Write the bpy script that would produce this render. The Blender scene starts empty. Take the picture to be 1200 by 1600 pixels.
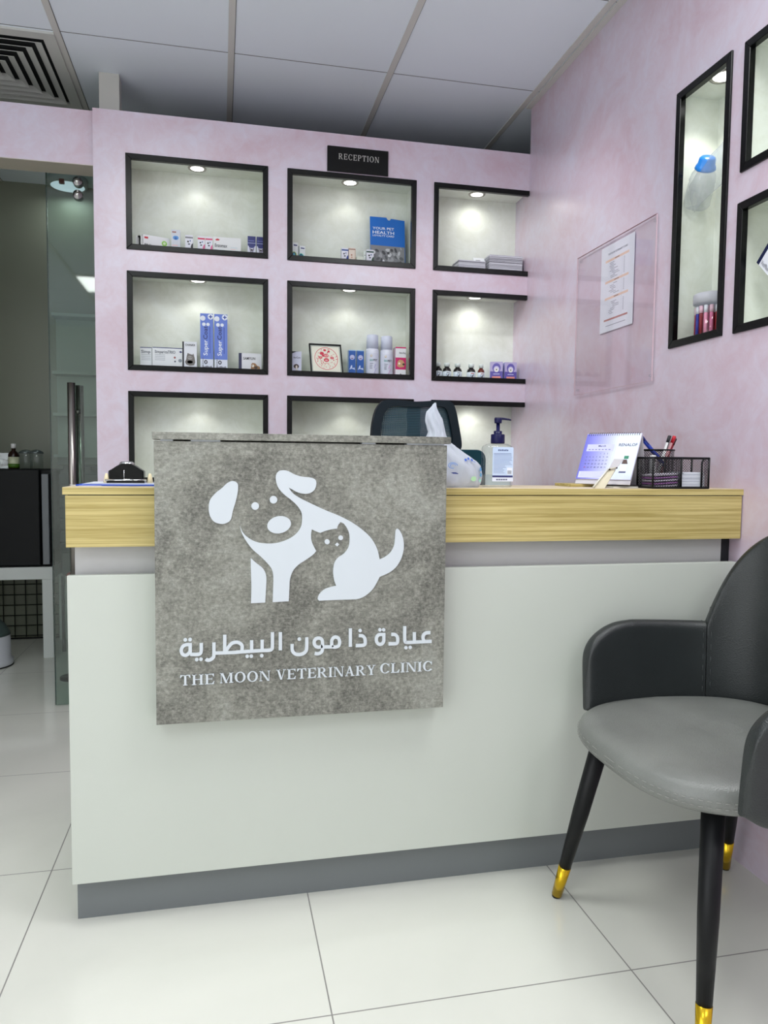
import bpy, bmesh, math, random
from mathutils import Vector, Matrix
from mathutils.geometry import tessellate_polygon
random.seed(7)
PI = math.pi
SC = bpy.context.scene
COL = SC.collection

# ------------------------------------------------------------------ camera
CAM_H = 1.0052
cd = bpy.data.cameras.new('camera'); cam = bpy.data.objects.new('camera', cd); COL.objects.link(cam)
FPX, PITCH, ROLL, YAW = 1160.57, -0.0654, 0.0104, -0.217
cd.sensor_fit = 'VERTICAL'; cd.sensor_height = 36.0; cd.lens = FPX / 1600 * 36.0
cd.clip_start = 0.02; cd.clip_end = 50
_fw = Vector((-math.sin(YAW) * math.cos(PITCH), math.cos(YAW) * math.cos(PITCH), math.sin(PITCH)))
_rt = Vector((math.cos(YAW), math.sin(YAW), 0)); _up = _rt.cross(_fw)
_r2 = math.cos(ROLL) * _rt + math.sin(ROLL) * _up; _u2 = -math.sin(ROLL) * _rt + math.cos(ROLL) * _up
cam.matrix_world = Matrix(((_r2.x, _u2.x, -_fw.x, 0), (_r2.y, _u2.y, -_fw.y, 0), (_r2.z, _u2.z, -_fw.z, CAM_H), (0, 0, 0, 1)))
SC.camera = cam

# ------------------------------------------------------------------ world + exposure
wd = bpy.data.worlds.new('world'); SC.world = wd; wd.use_nodes = True
wd.node_tree.nodes['Background'].inputs[0].default_value = (0.8, 0.9, 1, 1)
wd.node_tree.nodes['Background'].inputs[1].default_value = 0.02
SC.view_settings.view_transform = 'Standard'; SC.view_settings.look = 'None'
SC.view_settings.exposure = 0.07; SC.view_settings.gamma = 1.0
SC.view_settings.use_curve_mapping = False
SC.cycles.max_bounces = 10; SC.cycles.transparent_max_bounces = 16; SC.cycles.diffuse_bounces = 6
SC.cycles.caustics_reflective = False; SC.cycles.caustics_refractive = False
SC.cycles.sample_clamp_indirect = 6.0

def area(name, loc, rot, sx, sy, power, color=(1, 1, 1), spread=PI):
    l = bpy.data.lights.new(name, 'AREA'); l.shape = 'RECTANGLE'; l.size = sx; l.size_y = sy
    l.energy = power; l.color = color; l.spread = spread
    o = bpy.data.objects.new(name, l); COL.objects.link(o); o.location = loc; o.rotation_euler = rot
    return o
ZC = 2.506                      # ceiling height
# LED panels assumed on the waiting room ceiling to light it (tile cells the photo does not reach)
PANELS = [(-0.255, 1.395, 12), (0.945, 0.795, 14), (-0.855, -0.405, 10), (0.945, -1.005, 10)]
for px_, py_, pw_ in PANELS:
    area('panel_light', (px_, py_, ZC - 0.016), (0, 0, 0), 0.56, 0.56, pw_, (0.97, 1.0, 0.98))

# side fill added as daylight from an assumed, unseen shopfront on the left
area('shopfront_daylight', (-2.24, -0.9, 1.12), (PI / 2, 0, -PI / 2), 3.0, 1.96, 36, (0.96, 0.99, 1.0))

# ------------------------------------------------------------------ helpers
def lin(c):
    c = c / 255.0
    return c / 12.92 if c <= 0.04045 else ((c + 0.055) / 1.055) ** 2.4
def rgb(r, g, b): return (lin(r), lin(g), lin(b), 1.0)

def mat(name, col, rough=0.5, metal=0.0, spec=0.5, **kw):
    m = bpy.data.materials.new(name); m.use_nodes = True
    b = m.node_tree.nodes['Principled BSDF']
    b.inputs['Base Color'].default_value = col
    b.inputs['Roughness'].default_value = rough
    b.inputs['Metallic'].default_value = metal
    b.inputs['Specular IOR Level'].default_value = spec
    for k, v in kw.items(): b.inputs[k.replace('_', ' ')].default_value = v
    return m

def nodes(m):
    nt = m.node_tree; return nt, nt.nodes['Principled BSDF']
def N(nt, t, **kw):
    n = nt.nodes.new(t)
    for k, v in kw.items(): setattr(n, k, v)
    return n
def coords(nt, scale=(1, 1, 1), rot=(0, 0, 0), loc=(0, 0, 0)):
    tc = N(nt, 'ShaderNodeTexCoord'); mp = N(nt, 'ShaderNodeMapping')
    mp.inputs['Scale'].default_value = scale; mp.inputs['Rotation'].default_value = rot; mp.inputs['Location'].default_value = loc
    nt.links.new(tc.outputs['Object'], mp.inputs['Vector']); return mp.outputs[0]
def noise(nt, vec, scale, detail=4, rough=0.55, dist=0.0):
    n = N(nt, 'ShaderNodeTexNoise'); n.inputs['Scale'].default_value = scale; n.inputs['Detail'].default_value = detail
    n.inputs['Roughness'].default_value = rough; n.inputs['Distortion'].default_value = dist
    nt.links.new(vec, n.inputs['Vector']); return n.outputs['Fac']
def ramp(nt, fac, stops):
    r = N(nt, 'ShaderNodeValToRGB'); el = r.color_ramp.elements
    el[0].position, el[0].color = stops[0]; el[1].position, el[1].color = stops[-1]
    for p, c in stops[1:-1]:
        e = el.new(p); e.color = c
    nt.links.new(fac, r.inputs['Fac']); return r.outputs['Color']
def mix(nt, fac, a, b, mode='MIX'):
    m = N(nt, 'ShaderNodeMix', data_type='RGBA', blend_type=mode)
    if isinstance(fac, float): m.inputs[0].default_value = fac
    else: nt.links.new(fac, m.inputs[0])
    for i, x in ((6, a), (7, b)):
        if isinstance(x, tuple): m.inputs[i].default_value = x
        else: nt.links.new(x, m.inputs[i])
    return m.outputs[2]
def bump(nt, b, height, strength=0.2, dist=0.01):
    n = N(nt, 'ShaderNodeBump'); n.inputs['Strength'].default_value = strength; n.inputs['Distance'].default_value = dist
    nt.links.new(height, n.inputs['Height']); nt.links.new(n.outputs[0], b.inputs['Normal'])

# --- polished plaster, mauve
def plaster(name, c0, c1, c2, rough=0.36):
    m = mat(name, c1, rough); nt, b = nodes(m)
    v = coords(nt)
    n1 = noise(nt, v, 3.2, 7, 0.62, 0.9); n2 = noise(nt, v, 14, 6, 0.7, 1.6)
    c = ramp(nt, n1, [(0.33, c0), (0.5, c1), (0.68, c2)])
    c_b = ramp(nt, n2, [(0.40, c0), (0.62, c2)])
    c = mix(nt, 0.28, c, c_b)
    nt.links.new(c, b.inputs['Base Color'])
    b.inputs['Specular IOR Level'].default_value = 0.9 if rough < 0.5 else 0.2
    b.inputs['Coat Weight'].default_value = 0.6 if rough < 0.5 else 0.0; b.inputs['Coat Roughness'].default_value = 0.28; b.inputs['Coat IOR'].default_value = 1.6
    bump(nt, b, n2, 0.10, 0.004)
    return m
M_PINK = plaster('mauve_plaster', rgb(195, 168, 183), rgb(204, 188, 204), rgb(206, 200, 218))
M_CREAM = plaster('cream_plaster', rgb(208, 212, 200), rgb(222, 226, 217), rgb(228, 233, 228), 0.62)
M_SOFF = mat('soffit_paint', rgb(188, 183, 168), 0.6)

# --- ceiling tiles
M_CEIL = mat('ceiling_tile', rgb(232, 241, 250), 0.6); nt, b = nodes(M_CEIL)
nn = noise(nt, coords(nt), 90, 3); bump(nt, b, nn, 0.05, 0.002)
M_TEE = mat('ceiling_tee', rgb(206, 206, 202), 0.45)

# --- floor: polished porcelain with thin grey joints
M_FLOOR = mat('porcelain_floor', rgb(222, 222, 212), 0.09); nt, b = nodes(M_FLOOR)
tc = N(nt, 'ShaderNodeTexCoord'); sp = N(nt, 'ShaderNodeSeparateXYZ'); nt.links.new(tc.outputs['Object'], sp.inputs[0])
def joint(axis, phase, pitch, half):
    a = N(nt, 'ShaderNodeMath', operation='SUBTRACT'); nt.links.new(sp.outputs[axis], a.inputs[0]); a.inputs[1].default_value = phase
    p = N(nt, 'ShaderNodeMath', operation='PINGPONG'); nt.links.new(a.outputs[0], p.inputs[0]); p.inputs[1].default_value = pitch / 2
    l = N(nt, 'ShaderNodeMath', operation='LESS_THAN'); nt.links.new(p.outputs[0], l.inputs[0]); l.inputs[1].default_value = half
    return l.outputs[0]
mx = N(nt, 'ShaderNodeMath', operation='MAXIMUM')
nt.links.new(joint('X', -0.408, 0.603, 0.0014), mx.inputs[0]); nt.links.new(joint('Y', 1.893, 0.613, 0.0014), mx.inputs[1])
v = coords(nt); marb = noise(nt, v, 1.6, 5, 0.5, 0.6)
base = ramp(nt, marb, [(0.3, rgb(214, 215, 206)), (0.7, rgb(228, 228, 219))])
c = mix(nt, mx.outputs[0], base, rgb(138, 136, 132)); nt.links.new(c, b.inputs['Base Color'])
rr = N(nt, 'ShaderNodeMath', operation='MULTIPLY_ADD'); nt.links.new(mx.outputs[0], rr.inputs[0]); rr.inputs[1].default_value = 0.5; rr.inputs[2].default_value = 0.09
nt.links.new(rr.outputs[0], b.inputs['Roughness'])

# --- woods and laminates
def wood(name, c0, c1, c2, s=(1.2, 14, 45)):
    m = mat(name, c1, 0.42); nt, b = nodes(m)
    v = coords(nt, s); n1 = noise(nt, v, 2.2, 6, 0.6, 0.8); n2 = noise(nt, coords(nt, (1.6, 60, 170)), 1.6, 4, 0.7)
    c = ramp(nt, n1, [(0.28, c0), (0.5, c1), (0.72, c2)])
    c = mix(nt, 0.55, c, ramp(nt, n2, [(0.40, c0), (0.60, c2)]))
    nt.links.new(c, b.inputs['Base Color']); return m
M_WOOD = wood('oak_laminate', rgb(148, 130, 68), rgb(186, 168, 104), rgb(208, 192, 132))
M_WOODTOP = wood('oak_laminate_top', rgb(200, 180, 145), rgb(216, 200, 168), rgb(226, 212, 184))
M_WHITE = mat('white_laminate', rgb(193, 198, 190), 0.33)
M_RECESS = mat('grey_white_laminate', rgb(188, 188, 188), 0.35)
M_KICK = mat('grey_plinth', rgb(112, 117, 119), 0.4)
M_DARK = mat('dark_gap_board', rgb(22, 24, 30), 0.6)  # near-black tone, puts the shade of gaps into the colour

M_CONC = mat('concrete_laminate', rgb(120, 120, 114), 0.5); nt, b = nodes(M_CONC)
v = coords(nt); vs_ = coords(nt, (1, 1, 4.5))
a1 = noise(nt, v, 5.5, 9, 0.68, 0.8); a2 = noise(nt, v, 120, 6, 0.85); a3 = noise(nt, vs_, 90, 4, 0.7)
c = ramp(nt, a1, [(0.36, rgb(50, 50, 46)), (0.46, rgb(100, 100, 94)), (0.54, rgb(140, 141, 132)), (0.64, rgb(166, 168, 160))])
c = mix(nt, 0.5, c, ramp(nt, a2, [(0.38, rgb(36, 36, 32)), (0.5, rgb(118, 118, 110)), (0.63, rgb(180, 180, 170))]))
c = mix(nt, 0.25, c, ramp(nt, a3, [(0.35, rgb(78, 78, 72)), (0.65, rgb(160, 160, 150))]))
nt.links.new(c, b.inputs['Base Color'])
M_LOGO = mat('sign_white', rgb(203, 210, 216), 0.5)

M_BLACK = mat('black_gloss_trim', rgb(7, 8, 9), 0.25, 0.0, 0.25)
M_BMET = mat('black_metal', rgb(11, 12, 15), 0.4, 0.0, 0.25)
M_BPLA = mat('black_plastic', rgb(13, 14, 17), 0.45, 0.0, 0.3)
M_GOLD = mat('brass_ferrule', rgb(214, 176, 40), 0.22, 0.9)
M_CHROME = mat('chrome', rgb(215, 215, 215), 0.14, 1.0)
M_STEEL = mat('brushed_steel', rgb(170, 165, 160), 0.25, 1.0)
M_RUB = mat('rubber', rgb(18, 18, 18), 0.8)

def leather(name, c):
    m = mat(name, c, 0.36); nt, b = nodes(m)
    v = coords(nt)
    vo = N(nt, 'ShaderNodeTexVoronoi'); vo.inputs['Scale'].default_value = 420; nt.links.new(v, vo.inputs['Vector'])
    n1 = noise(nt, v, 7, 4)
    col = ramp(nt, n1, [(0.3, tuple(x * 0.86 for x in c[:3]) + (1,)), (0.7, tuple(min(1, x * 1.14) for x in c[:3]) + (1,))])
    nt.links.new(col, b.inputs['Base Color'])
    bump(nt, b, vo.outputs['Distance'], 0.35, 0.0012)
    return m
M_LEATH = leather('dark_grey_leather', rgb(34, 38, 39)); M_SEATL = leather('grey_leather', rgb(114, 116, 113))  # one leather: shaded shell and lit seat get separate colours
M_STITCH = mat('grey_thread', rgb(150, 150, 146), 0.7); M_STITCH2 = mat('dark_thread', rgb(74, 78, 78), 0.7)

def trans(name, tint, gloss=0.06, rough=0.03, alpha_mix=0.0, diff=(1, 1, 1, 1)):
    """thin clear sheet: tinted see-through + reflection, optional milky share"""
    m = bpy.data.materials.new(name); m.use_nodes = True; nt = m.node_tree; nt.nodes.clear()
    out = N(nt, 'ShaderNodeOutputMaterial'); t = N(nt, 'ShaderNodeBsdfTransparent'); t.inputs[0].default_value = tint
    g = N(nt, 'ShaderNodeBsdfGlossy'); g.inputs['Roughness'].default_value = rough
    lw = N(nt, 'ShaderNodeLayerWeight'); lw.inputs['Blend'].default_value = 0.5
    fr = N(nt, 'ShaderNodeMath', operation='POWER'); nt.links.new(lw.outputs['Facing'], fr.inputs[0]); fr.inputs[1].default_value = 4.0
    ad = N(nt, 'ShaderNodeMath', operation='MULTIPLY_ADD'); nt.links.new(fr.outputs[0], ad.inputs[0]); ad.inputs[1].default_value = 0.5; ad.inputs[2].default_value = gloss * 0.6
    mxs = N(nt, 'ShaderNodeMixShader'); nt.links.new(ad.outputs[0], mxs.inputs[0]); nt.links.new(t.outputs[0], mxs.inputs[1]); nt.links.new(g.outputs[0], mxs.inputs[2])
    last = mxs.outputs[0]
    if alpha_mix > 0:
        d = N(nt, 'ShaderNodeBsdfDiffuse'); d.inputs[0].default_value = diff
        tl = N(nt, 'ShaderNodeBsdfTranslucent'); tl.inputs[0].default_value = diff
        dm = N(nt, 'ShaderNodeMixShader'); dm.inputs[0].default_value = 0.35; nt.links.new(d.outputs[0], dm.inputs[1]); nt.links.new(tl.outputs[0], dm.inputs[2])
        m2 = N(nt, 'ShaderNodeMixShader'); m2.inputs[0].default_value = alpha_mix
        nt.links.new(last, m2.inputs[1]); nt.links.new(dm.outputs[0], m2.inputs[2]); last = m2.outputs[0]
    nt.links.new(last, out.inputs[0]); return m
M_GLASS = trans('tinted_door_glass', (0.72, 0.80, 0.76, 1), 0.10)
M_CLEAR = trans('clear_plastic', (0.93, 0.95, 0.96, 1), 0.07, 0.05)
M_ACRYL = trans('clear_acrylic', (0.985, 0.975, 0.98, 1), 0.035, 0.05)
M_FILM = trans('plastic_film', (0.96, 0.97, 0.98, 1), 0.12, 0.08, 0.20, rgb(235, 238, 242))
M_BAGW = trans('white_film_bag', (0.9, 0.92, 0.95, 1), 0.06, 0.25, 0.84, rgb(218, 224, 234))

def emis(name, col, s):
    m = bpy.data.materials.new(name); m.use_nodes = True; nt = m.node_tree; nt.nodes.clear()
    o = N(nt, 'ShaderNodeOutputMaterial'); e = N(nt, 'ShaderNodeEmission'); e.inputs[0].default_value = col; e.inputs[1].default_value = s
    nt.links.new(e.outputs[0], o.inputs[0]); return m
M_EMIT = emis('lamp_diffuser', (1, 1, 0.97, 1), 6.0)
M_EMIT2 = emis('panel_diffuser', (0.97, 1, 0.98, 1), 3.0)
M_EMIT3 = emis('back_lamp_diffuser', (0.75, 0.86, 1, 1), 0.9)

def holes(name, col, pitch, wire=0.115):
    """punched wire mesh: real see-through holes in a diamond pattern, in the sheet's own coordinates"""
    m = bpy.data.materials.new(name); m.use_nodes = True; nt = m.node_tree
    b = nt.nodes['Principled BSDF']; b.inputs['Base Color'].default_value = col; b.inputs['Roughness'].default_value = 0.4
    out = [n for n in nt.nodes if n.type == 'OUTPUT_MATERIAL'][0]
    uv = N(nt, 'ShaderNodeTexCoord'); mp = N(nt, 'ShaderNodeMapping'); mp.inputs['Rotation'].default_value = (0, 0, PI / 4)
    nt.links.new(uv.outputs['UV'], mp.inputs['Vector'])
    s = N(nt, 'ShaderNodeSeparateXYZ'); nt.links.new(mp.outputs[0], s.inputs[0]); r = []
    for ax in ('X', 'Y'):
        p = N(nt, 'ShaderNodeMath', operation='PINGPONG'); nt.links.new(s.outputs[ax], p.inputs[0]); p.inputs[1].default_value = pitch / 2
        g = N(nt, 'ShaderNodeMath', operation='GREATER_THAN'); nt.links.new(p.outputs[0], g.inputs[0]); g.inputs[1].default_value = pitch * wire
        r.append(g.outputs[0])
    mu = N(nt, 'ShaderNodeMath', operation='MULTIPLY'); nt.links.new(r[0], mu.inputs[0]); nt.links.new(r[1], mu.inputs[1])
    t = N(nt, 'ShaderNodeBsdfTransparent'); ms = N(nt, 'ShaderNodeMixShader')
    nt.links.new(mu.outputs[0], ms.inputs[0]); nt.links.new(b.outputs[0], ms.inputs[1]); nt.links.new(t.outputs[0], ms.inputs[2])
    nt.links.new(ms.outputs[0], out.inputs[0]); return m
M_MESH = holes('black_wire_mesh', rgb(12, 12, 14), 0.0048)
M_MESHC = holes('office_mesh', rgb(16, 44, 58), 0.0040, 0.33)

_pc = {}
def paint(r, g, b_, rough=0.45):
    k = (r, g, b_, rough)
    if k not in _pc: _pc[k] = mat('print_%d_%d_%d' % (r, g, b_), rgb(r, g, b_), rough)
    return _pc[k]
WHT = (226, 228, 232)

# ---- mesh builder: world-space authoring, several materials per mesh
class MB:
    def __init__(self): self.v = []; self.f = []; self.m = []; self.mats = []; self.uv = {}; self.smooth = []
    def mi(self, m):
        if isinstance(m, tuple): m = paint(*m)
        if m not in self.mats: self.mats.append(m)
        return self.mats.index(m)
    def add(self, vs, fs, m, smooth=False):
        o = len(self.v); k = self.mi(m); self.v += [Vector(p) for p in vs]
        for f in fs: self.f.append([i + o for i in f]); self.m.append(k); self.smooth.append(smooth)
        return o
    def box(self, x0, y0, z0, x1, y1, z1, m, rot=0, pivot=None):
        vs = [Vector((x, y, z)) for z in (z0, z1) for y in (y0, y1) for x in (x0, x1)]
        if rot:
            p = Vector(pivot) if pivot else Vector(((x0 + x1) / 2, (y0 + y1) / 2, 0))
            R_ = Matrix.Rotation(rot, 3, 'Z'); vs = [R_ @ (q - p) + p for q in vs]
        self.add(vs, [(0, 2, 3, 1), (4, 5, 7, 6), (0, 1, 5, 4), (2, 6, 7, 3), (0, 4, 6, 2), (1, 3, 7, 5)], m)
    def hexa(self, p, m):     # 8 corners: bottom 4 ccw, top 4 ccw
        self.add(p, [(3, 2, 1, 0), (4, 5, 6, 7), (0, 1, 5, 4), (1, 2, 6, 5), (2, 3, 7, 6), (3, 0, 4, 7)], m)
    def prism(self, pts, frame, t0, t1, m):
        """2D outline extruded along the frame's normal from t0 to t1; frame = (origin, u, v, n)"""
        o, u, v, n = frame
        tri = tessellate_polygon([[Vector((p[0], p[1], 0)) for p in pts]])
        k = len(pts)
        A = [o + u * p[0] + v * p[1] + n * t1 for p in pts]
        if abs(t1 - t0) < 1e-9:
            self.add(A, [tuple(t) for t in tri], m); return
        B = [o + u * p[0] + v * p[1] + n * t0 for p in pts]
        fs = [tuple(t) for t in tri] + [tuple(i + k for i in reversed(t)) for t in tri]
        fs += [(i, (i + 1) % k, (i + 1) % k + k, i + k) for i in range(k)]
        self.add(A + B, fs, m)
    def lathe(self, c, prof, m, seg=24, axis=None, smooth=True, sx=1.0, sy=1.0, rot=0.0):
        """profile [(radius, height)] about a vertical (or given) axis through c"""
        c = Vector(c); zz = Vector(axis).normalized() if axis else Vector((0, 0, 1))
        xx = zz.orthogonal().normalized() if axis else Vector((math.cos(rot), math.sin(rot), 0)); yy = zz.cross(xx)
        vs = []; fs = []; n = len(prof)
        for r, h in prof:
            for i in range(seg):
                a = 2 * PI * i / seg; vs.append(c + zz * h + xx * (r * sx * math.cos(a)) + yy * (r * sy * math.sin(a)))
        for j in range(n - 1):
            for i in range(seg):
                i2 = (i + 1) % seg; fs.append((j * seg + i, j * seg + i2, (j + 1) * seg + i2, (j + 1) * seg + i))
        if prof[0][0] > 1e-6: fs.append(tuple(reversed(range(seg))))
        if prof[-1][0] > 1e-6: fs.append(tuple(range((n - 1) * seg, n * seg)))
        self.add(vs, fs, m, smooth)
    def tube(self, pts, r, m, seg=10, closed=False, smooth=True):
        pts = [Vector(p) for p in pts]; n = len(pts); rs = r if isinstance(r, (list, tuple)) else [r] * n
        vs = []; fs = []; prev = None
        for i, p in enumerate(pts):
            if closed: t = pts[(i + 1) % n] - pts[i - 1]
            else: t = pts[min(i + 1, n - 1)] - pts[max(i - 1, 0)]
            t.normalize()
            if prev is None: xx = t.orthogonal().normalized()
            else: xx = (prev - t * prev.dot(t)).normalized()
            prev = xx; yy = t.cross(xx)
            for k in range(seg):
                a = 2 * PI * k / seg; vs.append(p + (xx * math.cos(a) + yy * math.sin(a)) * rs[i])
        for j in range(n if closed else n - 1):
            for k in range(seg):
                k2 = (k + 1) % seg; j2 = (j + 1) % n
                fs.append((j * seg + k, j * seg + k2, j2 * seg + k2, j2 * seg + k))
        if not closed: fs.append(tuple(reversed(range(seg)))); fs.append(tuple(range((n - 1) * seg, n * seg)))
        self.add(vs, fs, m, smooth)
    def grid(self, P, m, smooth=True, closed_u=False, closed_v=False):
        nu = len(P); nv = len(P[0]); vs = [p for row in P for p in row]; fs = []
        for i in range(nu if closed_u else nu - 1):
            for j in range(nv if closed_v else nv - 1):
                i2 = (i + 1) % nu; j2 = (j + 1) % nv
                fs.append((i * nv + j, i2 * nv + j, i2 * nv + j2, i * nv + j2))
        return self.add(vs, fs, m, smooth)
    def sheet(self, p0, p1, p2, p3, m):     # a quad with UVs in metres (for the hole patterns)
        o = self.add([p0, p1, p2, p3], [(0, 1, 2, 3)], m)
        w = (Vector(p1) - Vector(p0)).length; h = (Vector(p3) - Vector(p0)).length
        self.uv[len(self.f) - 1] = [(0, 0), (w, 0), (w, h), (0, h)]
    def build(self, name, parent=None, bevel=0.0, seg=2, recalc=True, kind=None):
        off = WLOC.get(parent, Vector((0, 0, 0))) if parent else Vector((0, 0, 0))
        me = bpy.data.meshes.new(name)
        me.from_pydata([tuple(p - off) for p in self.v], [], self.f)
        for m in self.mats: me.materials.append(m)
        for i, p in enumerate(me.polygons): p.material_index = self.m[i]; p.use_smooth = self.smooth[i]
        if self.uv:
            l = me.uv_layers.new(name='UVMap')
            for fi, uvs in self.uv.items():
                for k, li in enumerate(me.polygons[fi].loop_indices): l.data[li].uv = uvs[k]
        if recalc and not self.uv:
            bm = bmesh.new(); bm.from_mesh(me); bmesh.ops.recalc_face_normals(bm, faces=bm.faces); bm.to_mesh(me); bm.free()
        me.update()
        o = bpy.data.objects.new(name, me); COL.objects.link(o)
        if parent: o.parent = parent; WLOC[o] = off
        if bevel > 0:
            md = o.modifiers.new('Bevel', 'BEVEL'); md.width = bevel; md.segments = seg; md.limit_method = 'ANGLE'; md.angle_limit = math.radians(40)
        if kind: o['kind'] = kind
        return o
WLOC = {}
def thing(name, label, cat, loc=(0, 0, 0), group=None):
    o = bpy.data.objects.new(name, None); COL.objects.link(o); o.location = loc; o.empty_display_size = 0.05
    o['label'] = label; o['category'] = cat
    if group: o['group'] = group
    WLOC[o] = Vector(loc); return o
def tag(o, label, cat, group=None):
    o['label'] = label; o['category'] = cat
    if group: o['group'] = group
    return o
def recenter(o):
    """put a one-mesh thing's origin at the middle of its base"""
    me = o.data; xs = [v.co for v in me.vertices]
    c = Vector(((min(p.x for p in xs) + max(p.x for p in xs)) / 2, (min(p.y for p in xs) + max(p.y for p in xs)) / 2, min(p.z for p in xs)))
    for v in me.vertices: v.co -= c
    o.location = o.location + c; return o
def struct(name, mb, **kw):
    o = mb.build(name, **kw); o['kind'] = 'structure'; return o
def frame(o, u, v):
    u = Vector(u).normalized(); v = Vector(v).normalized(); return (Vector(o), u, v, u.cross(v))
def cr(points, n=6, closed=True):
    """Catmull-Rom through (x, y, corner) points"""
    P = [(p[0], p[1]) for p in points]; K = [bool(len(p) > 2 and p[2]) for p in points]; L = len(P); out = []
    for i in range(L if closed else L - 1):
        p1 = P[i]; p2 = P[(i + 1) % L]
        p0 = P[i - 1] if (closed or i > 0) else p1; p3 = P[(i + 2) % L] if (closed or i + 2 < L) else p2
        if K[i]: p0 = (2 * p1[0] - p2[0], 2 * p1[1] - p2[1])
        if K[(i + 1) % L]: p3 = (2 * p2[0] - p1[0], 2 * p2[1] - p1[1])
        for k in range(n):
            t = k / n
            out.append(tuple(0.5 * ((2 * b) + (-a + c_) * t + (2 * a - 5 * b + 4 * c_ - d) * t * t + (-a + 3 * b - 3 * c_ + d) * t ** 3)
                             for a, b, c_, d in zip(p0, p1, p2, p3)))
            if K[i] and K[(i + 1) % L]: break
    if not closed: out.append(P[-1])
    return out
def circle(cx, cy, r, n=20, ry=None): return [(cx + r * math.cos(2 * PI * i / n), cy + (ry or r) * math.sin(2 * PI * i / n)) for i in range(n)]
def rrect(w, h, r, n=4, x=0, y=0):
    out = []
    for cx, cy, a0 in ((w - r, h - r, 0), (r, h - r, PI / 2), (r, r, PI), (w - r, r, 1.5 * PI)):
        for k in range(n + 1):
            a = a0 + PI / 2 * k / n; out.append((x + cx + r * math.cos(a), y + cy + r * math.sin(a)))
    return out
def stroke2d(mb, pts, w, fr, t0, t1, m, cap=False, smooth_=True):
    """a flat band of width w along a 2D path"""
    P = cr([(p[0], p[1]) for p in pts], 5, False) if (smooth_ and len(pts) > 2) else [(p[0], p[1]) for p in pts]
    Lp = []; Rp = []
    for i, p in enumerate(P):
        a = P[max(i - 1, 0)]; b_ = P[min(i + 1, len(P) - 1)]
        dx, dy = b_[0] - a[0], b_[1] - a[1]; d = math.hypot(dx, dy) or 1; nx, ny = -dy / d * w / 2, dx / d * w / 2
        Lp.append((p[0] + nx, p[1] + ny)); Rp.append((p[0] - nx, p[1] - ny))
    for i in range(len(P) - 1):
        mb.prism([Rp[i], Rp[i + 1], Lp[i + 1], Lp[i]], fr, t0, t1, m)

# glyph meshes for small print (built-in font)
_tx = {}
def glyphs(s, bold=False):
    k = (s, bold)
    if k in _tx: return _tx[k]
    cu = bpy.data.curves.new('t', 'FONT'); cu.body = s; cu.size = 1.0; cu.resolution_u = 2; cu.align_x = 'LEFT'
    if bold: cu.offset = 0.012
    o = bpy.data.objects.new('t', cu); COL.objects.link(o)
    bpy.context.view_layer.update()
    me = o.evaluated_get(bpy.context.evaluated_depsgraph_get()).to_mesh()
    vs = [(v.co.x, v.co.y) for v in me.vertices]; fs = [tuple(p.vertices) for p in me.polygons]
    x0 = min(v[0] for v in vs); x1 = max(v[0] for v in vs); vs = [(v[0] - x0, v[1]) for v in vs]
    o.evaluated_get(bpy.context.evaluated_depsgraph_get()).to_mesh_clear()
    bpy.data.objects.remove(o); bpy.data.curves.remove(cu)
    _tx[k] = (vs, fs, x1 - x0); return _tx[k]
def text(mb, s, fr, x, y, h, m, width=None, bold=False, t=0.0004, turn=False):
    """capital height h at (x, y); width squeezes the line to that width; turn = reads upward"""
    vs, fs, w = glyphs(s, bold); sc = h / 0.70; sx = (width / w) if width else sc
    o, u, v, n = fr; out = []
    for a, b_ in vs:
        if turn: X, Y = x - b_ * sc, y + a * sx
        else: X, Y = x + a * sx, y + b_ * sc
        out.append(o + u * X + v * Y + n * t)
    mb.add(out, fs, m)

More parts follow.
